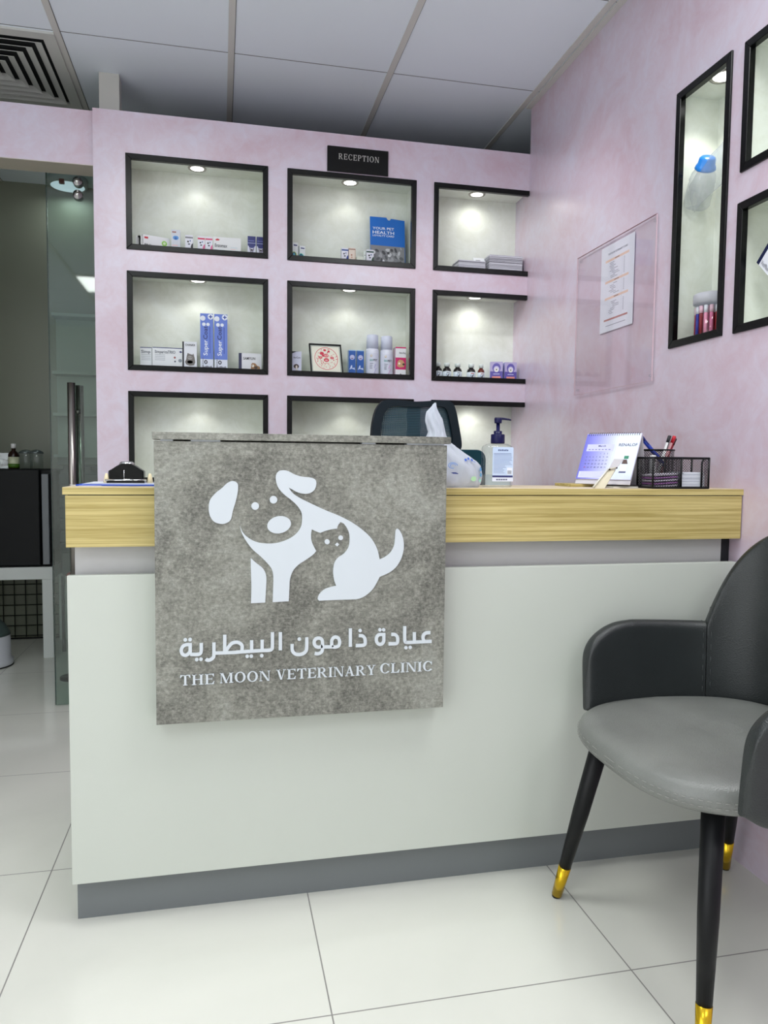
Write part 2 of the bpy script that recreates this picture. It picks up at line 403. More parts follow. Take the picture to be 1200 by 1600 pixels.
# serif capitals drawn as outlines (unit capital height)
def serif_word(mb, s, fr, x, y, h, m, t0, t1, width=None, heavy=1.0, gap=0.10):
    T = 0.155 * heavy; H_ = 0.05; S = 0.045; F = 0.075
    def stem(xc, th=None, top=True, bot=True):
        th = T if th is None else th; r = [[(xc - th / 2, 0), (xc + th / 2, 0), (xc + th / 2, 1), (xc - th / 2, 1)]]
        if bot: r.append([(xc - th / 2 - F, 0), (xc + th / 2 + F, 0), (xc + th / 2 + F, S), (xc - th / 2 - F, S)])
        if top: r.append([(xc - th / 2 - F, 1 - S), (xc + th / 2 + F, 1 - S), (xc + th / 2 + F, 1), (xc - th / 2 - F, 1)])
        return r
    def rect(a, b_, c_, d): return [(a, b_), (c_, b_), (c_, d), (a, d)]
    def diag(x0, y0, x1, y1, w): return [(x0 - w / 2, y0), (x0 + w / 2, y0), (x1 + w / 2, y1), (x1 - w / 2, y1)]
    def ring(cx, cy, rx, ry, a0, a1, tx, ty, n=22):
        out = []
        for i in range(n):
            A_, B_ = [math.radians(a0 + (a1 - a0) * k / n) for k in (i, i + 1)]
            out.append([(cx + rx * math.cos(A_), cy + ry * math.sin(A_)), (cx + rx * math.cos(B_), cy + ry * math.sin(B_)),
                        (cx + (rx - tx) * math.cos(B_), cy + (ry - ty) * math.sin(B_)), (cx + (rx - tx) * math.cos(A_), cy + (ry - ty) * math.sin(A_))])
        return out
    a = F + T / 2
    def E(w=0.64):
        return stem(a) + [rect(a, 0, w, H_), rect(a, 1 - H_, w, 1), rect(a, 0.49, w - 0.14, 0.53),
                [(w - 0.04, 0), (w + 0.03, 0.27), (w - 0.01, 0.27), (w - 0.14, 0.04)], [(w - 0.14, 0.96), (w - 0.03, 0.75), (w, 0.75), (w - 0.02, 1)],
                rect(w - 0.16, 0.39, w - 0.13, 0.63)], w + 0.02
    def G(ch):
        if ch == 'T': return stem(0.36, top=False) + [rect(0.02, 1 - H_, 0.70, 1), [(0.02, 1), (0.0, 0.74), (0.04, 0.74), (0.16, 0.96)], [(0.70, 1), (0.56, 0.96), (0.68, 0.74), (0.72, 0.74)]], 0.72
        if ch == 'H': return stem(a) + stem(0.80 - a) + [rect(a, 0.49, 0.80 - a, 0.54)], 0.80
        if ch == 'E': return E()
        if ch == 'L': return stem(a) + [rect(a, 0, 0.62, H_), [(0.58, 0), (0.65, 0.30), (0.61, 0.30), (0.46, 0.04)]], 0.64
        if ch == 'I': return stem(a), 2 * a
        if ch == 'M': return stem(0.13, 0.05) + stem(0.84) + [diag(0.50, 0.0, 0.19, 1, T), diag(0.46, 0.0, 0.80, 1, 0.05)], 0.84 + a
        if ch == 'N': return stem(0.11, 0.05) + stem(0.70, 0.05, bot=False) + [diag(0.66, 0, 0.16, 1, T)], 0.80
        if ch == 'V': return [diag(0.38, 0, 0.14, 1, T), diag(0.40, 0, 0.62, 1, 0.05), rect(0, 1 - S, 0.30, 1), rect(0.52, 1 - S, 0.74, 1)], 0.74
        if ch == 'A': return [diag(0.60, 0, 0.36, 1, T), diag(0.12, 0, 0.36, 1, 0.05), rect(0.2, 0.30, 0.56, 0.345), rect(0.02, 0, 0.24, S), rect(0.45, 0, 0.76, S)], 0.76
        if ch == 'Y': return stem(0.37, top=False)[1:] + [rect(0.37 - T / 2, 0, 0.37 + T / 2, 0.45), diag(0.37, 0.42, 0.14, 1, T), diag(0.39, 0.42, 0.60, 1, 0.05), rect(0, 1 - S, 0.29, 1), rect(0.50, 1 - S, 0.72, 1)], 0.72
        if ch == 'O': return ring(0.40, 0.5, 0.39, 0.52, 0, 360, T * 1.05, 0.045, 30), 0.80
        if ch == 'C': return ring(0.40, 0.5, 0.39, 0.52, 38, 322, T * 1.05, 0.045, 26) + [[(0.66, 0.96), (0.66, 0.66), (0.69, 0.66), (0.69, 1.0)]], 0.73
        if ch == 'R': return stem(a) + ring(0.36, 0.745, 0.27, 0.255, -90, 90, T, 0.045, 14) + [rect(a, 0.955, 0.37, 1), rect(a, 0.49, 0.37, 0.535), diag(0.66, 0, 0.36, 0.50, T * 1.05), rect(0.56, 0, 0.78, S)], 0.78
        if ch == 'P': return stem(a) + ring(0.36, 0.735, 0.27, 0.265, -90, 90, T, 0.045, 14) + [rect(a, 0.955, 0.37, 1), rect(a, 0.47, 0.37, 0.515)], 0.64
        return [], 0.32
    cur = 0; polys = []
    for ch in s:
        ps, w = G(ch)
        for p in ps: polys.append([(q[0] + cur, q[1]) for q in p])
        cur += w + gap
    cur -= gap; sx = (width / cur) if width else h
    for i, p in enumerate(polys): mb.prism([(x + q[0] * sx, y + q[1] * h) for q in p], fr, t0, t1 + (i % 9) * 0.00005, m)

# ================================================================== THE ROOM
XR, YB, ZT = 1.285, 3.028, 2.3162          # right wall, niche wall front, niche wall top
PX0 = -0.4611                              # free end of the niche wall
ND = 0.15                                  # niche depth

f = MB(); f.box(-2.4, -2.7, -0.05, 2.1, 4.5, 0, M_FLOOR); struct('floor', f)
M_SEAM = mat('ceiling_seam', rgb(96, 98, 98), 0.7)
c = MB(); c.box(-2.4, -2.7, ZC, 2.1, 4.5, ZC + 0.04, M_CEIL)
struct('ceiling', c)
g = MB(); gx0, gy0 = -0.555, 2.8945
for k in range(-4, 5):
    x = gx0 + 0.6 * k
    if x < XR: g.box(x - 0.012, -2.6, ZC - 0.003, x + 0.0105, 4.47, ZC + 0.002, M_TEE); g.box(x + 0.0105, -2.6, ZC - 0.0012, x + 0.0125, 4.47, ZC + 0.002, M_SEAM)
for k in range(-10, 3):
    y = gy0 + 0.6 * k; g.box(-2.3, y - 0.0014, ZC - 0.0008, 1.28, y + 0.0014, ZC + 0.002, M_SEAM)
g.box(XR - 0.024, -2.6, ZC - 0.006, XR, YB, ZC + 0.002, M_TEE)
o = struct('trim_1', g)

# niche wall: cells around three columns x three rows of niches (side by side boxes, one mesh)
NX = [(-0.3455, 0.1876), (0.2626, 0.7897), (0.8644, XR)]
NZ = [(1.8076, 2.1629), (1.3533, 1.7277), (0.895, 1.2735)]
TR = 0.0205                                  # trim width
w = MB(); yb = YB + 0.20
xs = [PX0] + [q for n_ in NX for q in n_][:-1] + [XR]
zs = [0, NZ[2][0], NZ[2][1], NZ[1][0], NZ[1][1], NZ[0][0], NZ[0][1], ZT]
for i in range(len(xs) - 1):
    for j in range(len(zs) - 1):
        if i % 2 == 1 and j % 2 == 1:
            continue
        w.box(xs[i], YB, zs[j], xs[i + 1], yb, zs[j + 1], M_PINK)
for a, b_ in NX:
    for z0, z1 in NZ:
        w.box(a, YB + ND, z0, b_, yb, z1, M_PINK)
# thin cream linings of the niches
e_ = 0.003
for a, b_ in NX:
    for z0, z1 in NZ:
        w.box(a, YB + ND - e_, z0, b_, YB + ND, z1, M_CREAM)
        w.box(a, YB + 0.002, z0, a + e_, YB + ND - e_, z1, M_CREAM)
        if b_ < XR: w.box(b_ - e_, YB + 0.002, z0, b_, YB + ND - e_, z1, M_CREAM)
        w.box(a + e_, YB + 0.002, z0, b_ - e_, YB + ND - e_, z0 + e_, M_CREAM)
        w.box(a + e_, YB + 0.002, z1 - e_, b_ - e_, YB + ND - e_, z1, M_CREAM)
o = struct('wall_back', w)

# black trims round the niches (right column: no right leg, it runs into the side wall)
ti = 2
for ci, (a, b_) in enumerate(NX):
    for z0, z1 in NZ:
        t = MB(); y0, y1 = YB - 0.006, YB + 0.012
        rr_ = b_ if ci < 2 else XR - 0.001
        def bar(p):   # mitred bar, four corners in (x, z)
            t.prism(p, (Vector((0, y1, 0)), Vector((1, 0, 0)), Vector((0, 0, 1)), Vector((0, -1, 0))), 0, y1 - y0, M_BLACK)
        m_ = TR if ci < 2 else 0
        bar([(a, z0), (rr_, z0), (rr_ - m_, z0 + TR), (a + TR, z0 + TR)])
        bar([(a, z1), (a + TR, z1 - TR), (rr_ - m_, z1 - TR), (rr_, z1)])
        bar([(a, z0), (a + TR, z0 + TR), (a + TR, z1 - TR), (a, z1)])
        if ci < 2: bar([(b_, z0), (b_, z1), (b_ - TR, z1 - TR), (b_ - TR, z0 + TR)])
        struct('trim_%d' % ti, t, bevel=0.0015); ti += 1

# right wall with three niches
RN = [((1.735, 1.971), (1.3475, 2.068)), ((1.21, 1.687), (1.744, 2.0605)), ((1.17, 1.6905), (1.3446, 1.6697))]
RD = 0.13
w = MB()
ys = [-2.6, 1.17, 1.21, 1.687, 1.6905, 1.735, 1.971, YB]
zs = [0, 1.3446, 1.3475, 1.6697, 1.744, 2.0605, 2.068, ZC]
def in_niche(y, z): return any(a < y < b_ and c0 < z < c1 for (a, b_), (c0, c1) in RN)
for i in range(len(ys) - 1):
    for j in range(len(zs) - 1):
        if in_niche((ys[i] + ys[i + 1]) / 2, (zs[j] + zs[j + 1]) / 2): continue
        w.box(XR, ys[i], zs[j], XR + 0.2, ys[i + 1], zs[j + 1], M_PINK)
w.box(XR, YB, 0, XR + 0.2, YB + 0.2, ZT, M_PINK)
for (a, b_), (z0, z1) in RN:
    w.box(XR + RD, a, z0, XR + 0.2, b_, z1, M_CREAM)
    w.box(XR + 0.002, a, z0, XR + RD, a + e_, z1, M_CREAM); w.box(XR + 0.002, b_ - e_, z0, XR + RD, b_, z1, M_CREAM)
    w.box(XR + 0.002, a + e_, z0, XR + RD, b_ - e_, z0 + e_, M_CREAM); w.box(XR + 0.002, a + e_, z1 - e_, XR + RD, b_ - e_, z1, M_CREAM)
struct('wall_right', w)
for (a, b_), (z0, z1) in RN:
    t = MB(); T2 = 0.0205
    fr = (Vector((XR + 0.012, 0, 0)), Vector((0, 1, 0)), Vector((0, 0, 1)), Vector((-1, 0, 0)))
    for p in ([(a, z0), (b_, z0), (b_ - T2, z0 + T2), (a + T2, z0 + T2)], [(a, z1), (a + T2, z1 - T2), (b_ - T2, z1 - T2), (b_, z1)],
              [(a, z0), (a + T2, z0 + T2), (a + T2, z1 - T2), (a, z1)], [(b_, z0), (b_, z1), (b_ - T2, z1 - T2), (b_ - T2, z0 + T2)]):
        t.prism(p, fr, 0, 0.018, M_BLACK)
    struct('trim_%d' % ti, t, bevel=0.0015); ti += 1

# lintel over the glass door opening, walls of both rooms
w = MB(); w.box(-2.3, 3.056, 2.117, PX0, 3.17, 2.3162, M_PINK); w.box(-2.3, 3.0565, 2.115, PX0, 3.17, 2.117, M_SOFF)
struct('wall_lintel', w)
w = MB(); w.box(-2.4, 3.056, 0, -1.42, 3.17, 2.115, M_PINK); struct('wall_back_left', w)
M_WWALL = mat('white_wall', rgb(226, 226, 222), 0.6)
w = MB(); w.box(-2.4, -2.7, 0, -2.3, -2.45, ZC, M_WWALL); w.box(-2.4, 0.65, 0, -2.3, 3.056, ZC, M_WWALL); w.box(-2.4, -2.45, 2.14, -2.3, 0.65, ZC, M_WWALL); w.box(-2.4, -2.45, 0, -2.3, 0.65, 0.1, M_WWALL); struct('wall_left', w)
w = MB(); w.box(-2.4, -2.7, 0, 1.485, -2.6, ZC, M_WWALL); struct('wall_front', w)
w = MB(); w.box(-2.36, -2.45, 0.1, -2.35, 0.65, 2.14, emis('daylit_shopfront', (0.93, 0.97, 1, 1), 0.9)); struct('window_1', w)  # glowing pane of the added, unseen shopfront
w = MB()
for y in (-2.45, -1.43, -0.4, 0.62): w.box(-2.34, y, 0.1, -2.30, y + 0.03, 2.14, M_STEEL)
for z in (0.1, 2.11): w.box(-2.34, -2.45, z, -2.30, 0.65, z + 0.03, M_STEEL)
struct('trim_60', w)  # frame of the added shopfront
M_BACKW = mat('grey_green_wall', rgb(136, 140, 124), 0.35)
M_SHADEW = mat('dark_service_wall', rgb(22, 26, 28), 0.8)  # near-black colour puts shade into these unseen walls
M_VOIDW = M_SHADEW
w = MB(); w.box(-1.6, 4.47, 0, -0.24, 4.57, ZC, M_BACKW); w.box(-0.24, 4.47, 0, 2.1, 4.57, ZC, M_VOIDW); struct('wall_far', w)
w = MB(); w.box(-1.72, 3.17, 0, -1.62, 4.57, ZC, M_BACKW); struct('wall_far_left', w)
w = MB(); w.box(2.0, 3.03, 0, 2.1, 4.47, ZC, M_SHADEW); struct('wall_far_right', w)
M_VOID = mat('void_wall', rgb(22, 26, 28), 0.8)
w = MB(); w.box(-0.27, 3.23, 0, -0.21, 4.47, 2.30, M_VOID); struct('wall_divider', w)  # unseen wall added to keep back room light off the ceiling
w = MB(); w.box(-0.4543, 3.15, ZT, -0.379, 3.22, ZC, mat('post_paint', rgb(190, 190, 184), 0.5))
struct('trim_%d' % ti, w, bevel=0.001); ti += 1

# ================================================================== CEILING FITTINGS
for i, (x, y, p_) in enumerate(PANELS):
    lab = ['square LED ceiling panel above the sign side of the counter', 'square LED ceiling panel above the visitor chair',
           'square LED ceiling panel over the left of the waiting area', 'square LED ceiling panel near the entrance by the right wall'][i]
    t = thing('ceiling_light', lab, 'ceiling light', (x, y, ZC - 0.012), 'LED panels in the waiting room ceiling')
    m = MB()
    for a in ((-0.29, -0.29, 0.29, -0.27), (-0.29, 0.27, 0.29, 0.29), (-0.29, -0.27, -0.27, 0.27), (0.27, -0.27, 0.29, 0.27)):
        m.box(x + a[0], y + a[1], ZC - 0.012, x + a[2], y + a[3], ZC, M_TEE)
    m.build('frame', t)
    m = MB(); m.box(x - 0.27, y - 0.27, ZC - 0.007, x + 0.27, y + 0.27, ZC - 0.002, M_EMIT2); m.build('diffuser', t)

# four-way air diffuser in the tile next to the lintel
vx, vy = -0.855, 3.1945
t = thing('air_vent', 'square white ceiling air vent with nested slanting louvres above the glass door', 'air vent', (vx, vy, ZC))
M_VENT = mat('vent_paint', rgb(200, 202, 198), 0.4)
m = MB()
def ringbox(m, h0, h1, z0, z1, mt):
    for a in ((-h1, -h1, h1, -h0), (-h1, h0, h1, h1), (-h1, -h0, -h0, h0), (h0, -h0, h1, h0)):
        m.box(vx + a[0], vy + a[1], z0, vx + a[2], vy + a[3], z1, mt)
ringbox(m, 0.245, 0.288, ZC - 0.008, ZC, M_VENT); m.build('frame', t)
m = MB(); m.box(vx - 0.245, vy - 0.245, ZC - 0.0008, vx + 0.245, vy + 0.245, ZC + 0.001, mat('vent_dark', rgb(24, 28, 30), 0.9)); m.build('duct_mouth', t)
for k in range(6):
    ro = 0.236 - k * 0.040; ri = ro - 0.028
    m = MB()
    P_ = lambda r, z: [Vector((vx - r, vy - r, z)), Vector((vx + r, vy - r, z)), Vector((vx + r, vy + r, z)), Vector((vx - r, vy + r, z))]
    zo, zi = ZC - 0.016, ZC - 0.0035
    if k == 5: ri = 0.006
    A_, B_, A2, B2 = P_(ro, zo), P_(ri, zi), P_(ro, zo + 0.0016), P_(ri, zi + 0.0016)
    m.add(A_ + B_ + A2 + B2, [(i, (i + 1) % 4, (i + 1) % 4 + 4, i + 4) for i in range(4)] + [(i + 8, i + 12, (i + 1) % 4 + 12, (i + 1) % 4 + 8) for i in range(4)]
          + [(i, i + 8, (i + 1) % 4 + 8, (i + 1) % 4) for i in range(4)], M_VENT)
    m.build('louvre', t)

# assumed downlight added over the staff side to brighten the side wall (just above the photo's edge)
M_SPD = emis('downlight_diffuser', (1, 1, 0.98, 1), 4.0)

# niche puck lights
def puck(x, y, z, label, power, r=0.036, group='recessed niche spotlights', wide=False):
    t = thing('recessed_spotlight', label, 'spotlight', (x, y, z), group)
    m = MB(); m.lathe((x, y, z), [(r * 0.72, 0), (r * 0.72, -0.003), (r * 0.95, -0.0035), (r, -0.001), (r, 0)], M_STEEL, 28); m.build('bezel', t)
    m = MB(); m.lathe((x, y, z), [(0.0001, -0.0022), (r * 0.70, -0.0022), (r * 0.70, -0.0004), (0.0001, -0.0004)], M_EMIT, 24); m.build('diffuser', t)
    l = bpy.data.lights.new('spot', 'SPOT'); l.energy = power; l.spot_size = math.radians(165 if wide else 112); l.spot_blend = 0.9 if wide else 0.35; l.shadow_soft_size = 0.03; l.color = (1.0, 0.985, 0.93)
    o = bpy.data.objects.new('spot', l); COL.objects.link(o); o.parent = t; o.location = (0, 0, -0.006)
    return t
rows = ['top', 'middle', 'bottom']; cols = ['left', 'centre', 'right']
cxs = [-0.085, 0.527, 1.078]
for ci in range(3):
    for ri_ in range(3):
        puck(cxs[ci], YB + 0.078, NZ[ri_][1] - e_, 'round glowing spotlight in the roof of the %s %s niche of the back wall' % (rows[ri_], cols[ci]), 0.62 if ci < 2 else 1.5, wide=ci == 2)
puck(XR + 0.055, 1.846, 2.068 - e_, 'round spotlight in the roof of the tall narrow niche in the side wall', 2.6, 0.040, 'recessed side wall spotlights')
puck(XR + 0.062, 1.40, 1.6697 - e_, 'round spotlight in the roof of the lower side wall niche with the tilted booklet', 0.5, 0.036, 'recessed side wall spotlights')

t = thing('recessed_downlight', 'tilted round ceiling downlight above the middle of the counter', 'ceiling light', (0.40, 2.12, ZC))
m = MB(); m.lathe((0.40, 2.12, ZC), [(0.055, 0), (0.055, -0.004), (0.075, -0.005), (0.078, 0)], M_TEE, 32); m.build('bezel', t)
m = MB(); m.lathe((0.40, 2.12, ZC), [(0.0001, -0.0035), (0.055, -0.0035), (0.055, -0.001), (0.0001, -0.001)], M_SPD, 32); m.build('diffuser', t)
l = bpy.data.lights.new('downlight', 'SPOT'); l.energy = 42; l.spot_size = math.radians(70); l.spot_blend = 1.0; l.shadow_soft_size = 0.05; l.color = (1, 1, 0.98)
o = bpy.data.objects.new('downlight', l); COL.objects.link(o); o.parent = t; o.location = (0, 0, -0.012); o.rotation_euler = Vector((0.88, 0.62, -1.02)).to_track_quat('-Z', 'Y').to_euler()

# ================================================================== GLASS DOOR AND WHAT IS BEHIND IT
GY = 3.20
t = thing('glass_door', 'frameless tinted glass sliding door leaf behind the left end of the niche wall', 'glass door', (-0.3, GY, 0.0))
m = MB(); m.box(-0.66, GY - 0.005, 0.006, -0.467, GY + 0.005, 2.30, M_GLASS); m.build('glass_pane', t)
m = MB(); m.box(-0.6625, GY - 0.0052, 0.006, -0.6602, GY + 0.0052, 2.30, mat('glass_edge', rgb(40, 58, 52), 0.2)); tag_ = m.build('polished_edge', t)
m = MB(); m.tube([(-0.5726, GY - 0.055, 0.55), (-0.5726, GY - 0.055, 1.309)], 0.0150, M_STEEL, 20)
for z in (0.70, 1.20): m.tube([(-0.5726, GY - 0.055, z), (-0.5726, GY - 0.004, z)], 0.008, M_STEEL, 12)
m.build('handle', t)
m = MB(); m.tube([(-0.560, GY + 0.055, 0.55), (-0.560, GY + 0.055, 1.309)], 0.0150, M_STEEL, 20)
for z in (0.70, 1.20): m.tube([(-0.560, GY + 0.055, z), (-0.560, GY + 0.004, z)], 0.008, M_STEEL, 12)
m.build('handle', t)
for z in (2.098, 2.047):
    m = MB(); m.lathe((-0.544, GY - 0.006, z), [(0.0001, 0.020), (0.007, 0.020), (0.009, 0.015), (0.017, 0.013), (0.019, 0.006), (0.019, 0)], M_CHROME, 24, axis=(0, -1, 0))
    m.lathe((-0.544, GY + 0.006, z), [(0.019, 0), (0.019, 0.006), (0.0001, 0.012)], M_CHROME, 24, axis=(0, 1, 0)); m.build('door_fitting', t)

# white table with the black cabinet
t = thing('side_table', 'plain white side table with square legs seen through the doorway', 'table', (-1.15, 4.2, 0))
M_TBL = mat('white_table', rgb(214, 218, 216), 0.4)
m = MB(); m.box(-1.38, 4.0, 0.403, -0.831, 4.44, 0.4655, M_TBL); m.build('tabletop', t, bevel=0.002)
for x in (-1.38, -0.8815):
    for y in (4.0, 4.39):
        m = MB(); m.box(x, y, 0, x + 0.05, y + 0.05, 0.403, M_TBL); m.build('leg', t, bevel=0.0015)
t = thing('mini_fridge', 'black mini fridge with a grey door handle strip standing on the white side table', 'fridge', (-1.1, 4.2, 0.4655))
M_FR = mat('fridge_black', rgb(8, 11, 14), 0.45, 0.0, 0.2)
m = MB(); m.box(-1.36, 4.035, 0.4655, -0.829, 4.42, 0.958, M_FR); m.build('body', t, bevel=0.006)
m = MB(); m.box(-1.36, 4.003, 0.472, -0.885, 4.033, 0.958, M_FR); m.build('door', t, bevel=0.006)
m = MB(); m.box(-0.876, 4.0, 0.478, -0.843, 4.033, 0.935, mat('handle_grey', rgb(112, 116, 122), 0.35)); m.build('handle_strip', t, bevel=0.003)
t = thing('storage_crate', 'dark teal ribbed plastic crate tower behind the glass door next to the black fridge', 'crate', (-0.72, 4.3, 0.40))
M_CR = mat('crate_teal', rgb(26, 44, 46), 0.5)
m = MB()
for k in range(7):
    z = 0.52 + k * 0.060; q = 0.012 * (k % 2)
    m.box(-0.818, 4.12, z, -0.62 - 0.002, 4.42, z + 0.053, M_CR)
m.build('drawer_stack', t, bevel=0.004)
m = MB(); m.box(-0.812, 4.13, 0.40, -0.626, 4.41, 0.952, M_CR); m.build('body', t)
m = MB(); m.box(-0.80, 4.14, 0.945, -0.66, 4.40, 0.975, mat('crate_lid', rgb(16, 28, 30), 0.4)); m.build('lid', t, bevel=0.004)
for x in (-0.815, -0.637):
    for y in (4.12, 4.40): m = MB(); m.box(x, y, 0, x + 0.014, y + 0.014, 0.40, M_CR); m.build('leg', t)

# objects on top of the fridge
zt = 0.958
t = thing('medicine_bottle', 'brown glass medicine bottle with white cap and green label on the black fridge', 'bottle', (-1.018, 4.07, zt))
m = MB(); m.lathe((-1.018, 4.07, zt), [(0.0245, 0), (0.026, 0.004), (0.026, 0.07), (0.021, 0.082), (0.010, 0.092), (0.010, 0.104)], mat('brown_glass', rgb(40, 22, 16), 0.12), 24); m.build('body', t)
m = MB(); m.lathe((-1.018, 4.07, zt), [(0.0265, 0.006), (0.0265, 0.060)], (196, 200, 170), 24); m.lathe((-1.018, 4.07, zt), [(0.0268, 0.006), (0.0268, 0.026)], (70, 110, 30), 24); m.build('paper_label', t)
m = MB(); m.lathe((-1.018, 4.07, zt), [(0.012, 0.104), (0.012, 0.126), (0.0001, 0.127)], (228, 228, 228), 20); m.build('cap', t)
t = thing('plastic_tub', 'clear rectangular tub of cotton balls on the black fridge beside the brown bottle', 'container', (-1.10, 4.10, zt))
m = MB(); m.box(-1.19, 4.10, zt, -1.05, 4.20, zt + 0.005, M_CLEAR)
for a in ((-1.19, 4.10, -1.05, 4.102), (-1.19, 4.198, -1.05, 4.2), (-1.19, 4.10, -1.188, 4.2), (-1.052, 4.10, -1.05, 4.2)): m.box(a[0], a[1], zt, a[2], a[3], zt + 0.08, M_CLEAR)
m.build('tub', t)
m = MB()
for k in range(26):
    m.lathe((random.uniform(-1.175, -1.065), random.uniform(4.115, 4.185), zt + 0.006 + random.uniform(0, 0.022)), [(0.0001, 0), (0.010, 0.005), (0.012, 0.011), (0.008, 0.019), (0.0001, 0.022)], (236, 236, 232), 8)
o = m.build('cotton_filling', t); o['kind'] = 'stuff'
j0 = thing('glass_jar', 'clear glass jar on the black fridge, the one nearer the brown bottle', 'jar', (-0.972, 4.12, zt), 'glass jars on the fridge')
m = MB(); m.lathe((-0.972, 4.12, zt), [(0.030, 0), (0.031, 0.078), (0.029, 0.080)], M_CLEAR, 24); m.build('jar_body', j0)
m = MB(); m.lathe((-0.972, 4.12, zt), [(0.034, 0.079), (0.034, 0.085), (0.024, 0.093), (0.012, 0.098), (0.0001, 0.100)], mat('jar_lid', rgb(120, 130, 130), 0.2, 0.6), 24); m.build('lid', j0)
def dup(root, loc, label):
    r = root.copy(); COL.objects.link(r); r.location = loc; r['label'] = label
    for ch in list(root.children):
        c_ = ch.copy(); COL.objects.link(c_); c_.parent = r
        for g_ in ch.children:
            d_ = g_.copy(); COL.objects.link(d_); d_.parent = c_
    return r
dup(j0, (-0.918, 4.10, zt), 'clear glass jar on the black fridge, at its right front corner')

# wire cage below the table
t = thing('wire_cage', 'black square wire grid panel standing behind the white side table legs', 'wire panel', (-1.0, 4.44, 0))
m = MB()
for k in range(13): x = -1.30 + k * 0.058; m.tube([(x, 4.452, 0.012), (x, 4.452, 0.385)], 0.0028, M_BMET, 6)
for k in range(7): z = 0.02 + k * 0.058; m.tube([(-1.31, 4.449, z), (-0.60, 4.449, z)], 0.0028, M_BMET, 6)
m.build('wire_grid', t)
m = MB(); m.tube([(-1.31, 4.45, 0.005), (-0.60, 4.45, 0.005), (-0.60, 4.45, 0.39), (-1.31, 4.45, 0.39)], 0.0045, M_BMET, 8, closed=True); m.build('frame', t)

t = thing('pedal_bin', 'white round bin with a grey domed top under the side table', 'bin', (-1.10, 3.90, 0))
bc = (-1.115, 3.90, 0)
m = MB(); m.lathe(bc, [(0.112, 0), (0.116, 0.008), (0.116, 0.03), (0.106, 0.034), (0.104, 0.150), (0.0001, 0.151)], mat('bin_white', rgb(205, 207, 214), 0.35), 40); m.build('body', t)
m = MB(); m.lathe(bc, [(0.105, 0.151), (0.102, 0.165), (0.085, 0.195), (0.05, 0.24), (0.028, 0.30), (0.02, 0.36), (0.0001, 0.362)], mat('bin_dome', rgb(70, 84, 82), 0.35), 40); m.build('dome', t)
m = MB(); m.lathe(bc, [(0.114, -0.0), (0.1175, 0.002), (0.1175, 0.006), (0.114, 0.007)], M_RUB, 40); m.build('base_ring', t)

# pale wall shelves seen through the glass
t = thing('wall_shelf_unit', 'pale open shelf unit on the far wall seen through the glass door', 'shelf unit', (-0.6, 4.38, 1.0))
M_SH = mat('shelf_pale', rgb(170, 182, 172), 0.4)
m = MB(); m.box(-0.885, 4.455, 0.98, -0.30, 4.468, 1.795, M_SH); m.build('back_panel', t)
for z in (1.02, 1.245, 1.47, 1.78):
    m = MB(); m.box(-0.885, 4.34, z, -0.30, 4.455, z + 0.016, M_SH); m.build('shelf', t)
for x in (-0.30, ):
    m = MB(); m.box(x, 4.34, 0.98, x + 0.016, 4.468, 1.795, M_SH); m.build('side_panel', t)
t = thing('green_bag', 'teal plastic bag corner standing on the floor behind the glass door', 'bag', (-0.58, 3.42, 0))
m = MB(); m.hexa([Vector(p) for p in ((-0.645, 3.36, 0), (-0.45, 3.36, 0), (-0.45, 3.50, 0), (-0.645, 3.50, 0), (-0.60, 3.40, 0.16), (-0.46, 3.40, 0.18), (-0.46, 3.46, 0.18), (-0.60, 3.46, 0.16))], (20, 130, 130)); m.build('bag_body', t, bevel=0.01)
m = MB(); m.tube([(-0.58, 3.43, 0.16), (-0.58, 3.43, 0.24), (-0.52, 3.43, 0.26), (-0.48, 3.43, 0.24), (-0.48, 3.43, 0.17)], 0.004, (20, 130, 130), 6); m.build('bag_handle', t)
t = thing('red_canister', 'small red canister on a thin stand behind the glass door', 'canister', (-0.60, 3.75, 0))
m = MB(); m.tube([(-0.665, 3.60, 0.012), (-0.665, 3.60, 0.44)], 0.006, M_BMET, 8); m.lathe((-0.665, 3.60, 0), [(0.06, 0), (0.06, 0.01), (0.008, 0.014)], M_BMET, 20); m.build('stand', t)
m = MB(); m.lathe((-0.665, 3.60, 0.44), [(0.022, 0), (0.024, 0.005), (0.024, 0.045), (0.012, 0.055), (0.0001, 0.056)], (150, 16, 22), 20); m.build('canister_body', t)

t = thing('round_ceiling_lamp', 'round bluish ceiling lamp of the back room seen through the glass door', 'ceiling lamp', (-0.79, 4.34, ZC))  # a reflection in the door glass, built as an added lamp
m = MB(); m.lathe((-0.79, 4.34, ZC), [(0.095, 0), (0.10, -0.01), (0.10, -0.040), (0.09, -0.045)], mat('lamp_rim', rgb(200, 205, 210), 0.4), 40); m.build('rim', t)
m = MB(); m.lathe((-0.79, 4.34, ZC), [(0.09, -0.044), (0.05, -0.052), (0.0001, -0.054)], M_EMIT3, 40); m.build('diffuser', t)
m = MB(); m.box(-0.815, 4.24, ZC - 0.062, -0.79, 4.26, ZC - 0.040, (120, 16, 24)); m.build('warning_tag', t)  # red item within that reflection
l = bpy.data.lights.new('back_room_light', 'AREA'); l.shape = 'DISK'; l.size = 0.16; l.energy = 0.65; l.color = (0.85, 0.95, 0.95)  # light of the added lamp, brightens the back room
o = bpy.data.objects.new('back_room_light', l); COL.objects.link(o); o.parent = t; o.location = (0, 0, -0.06)

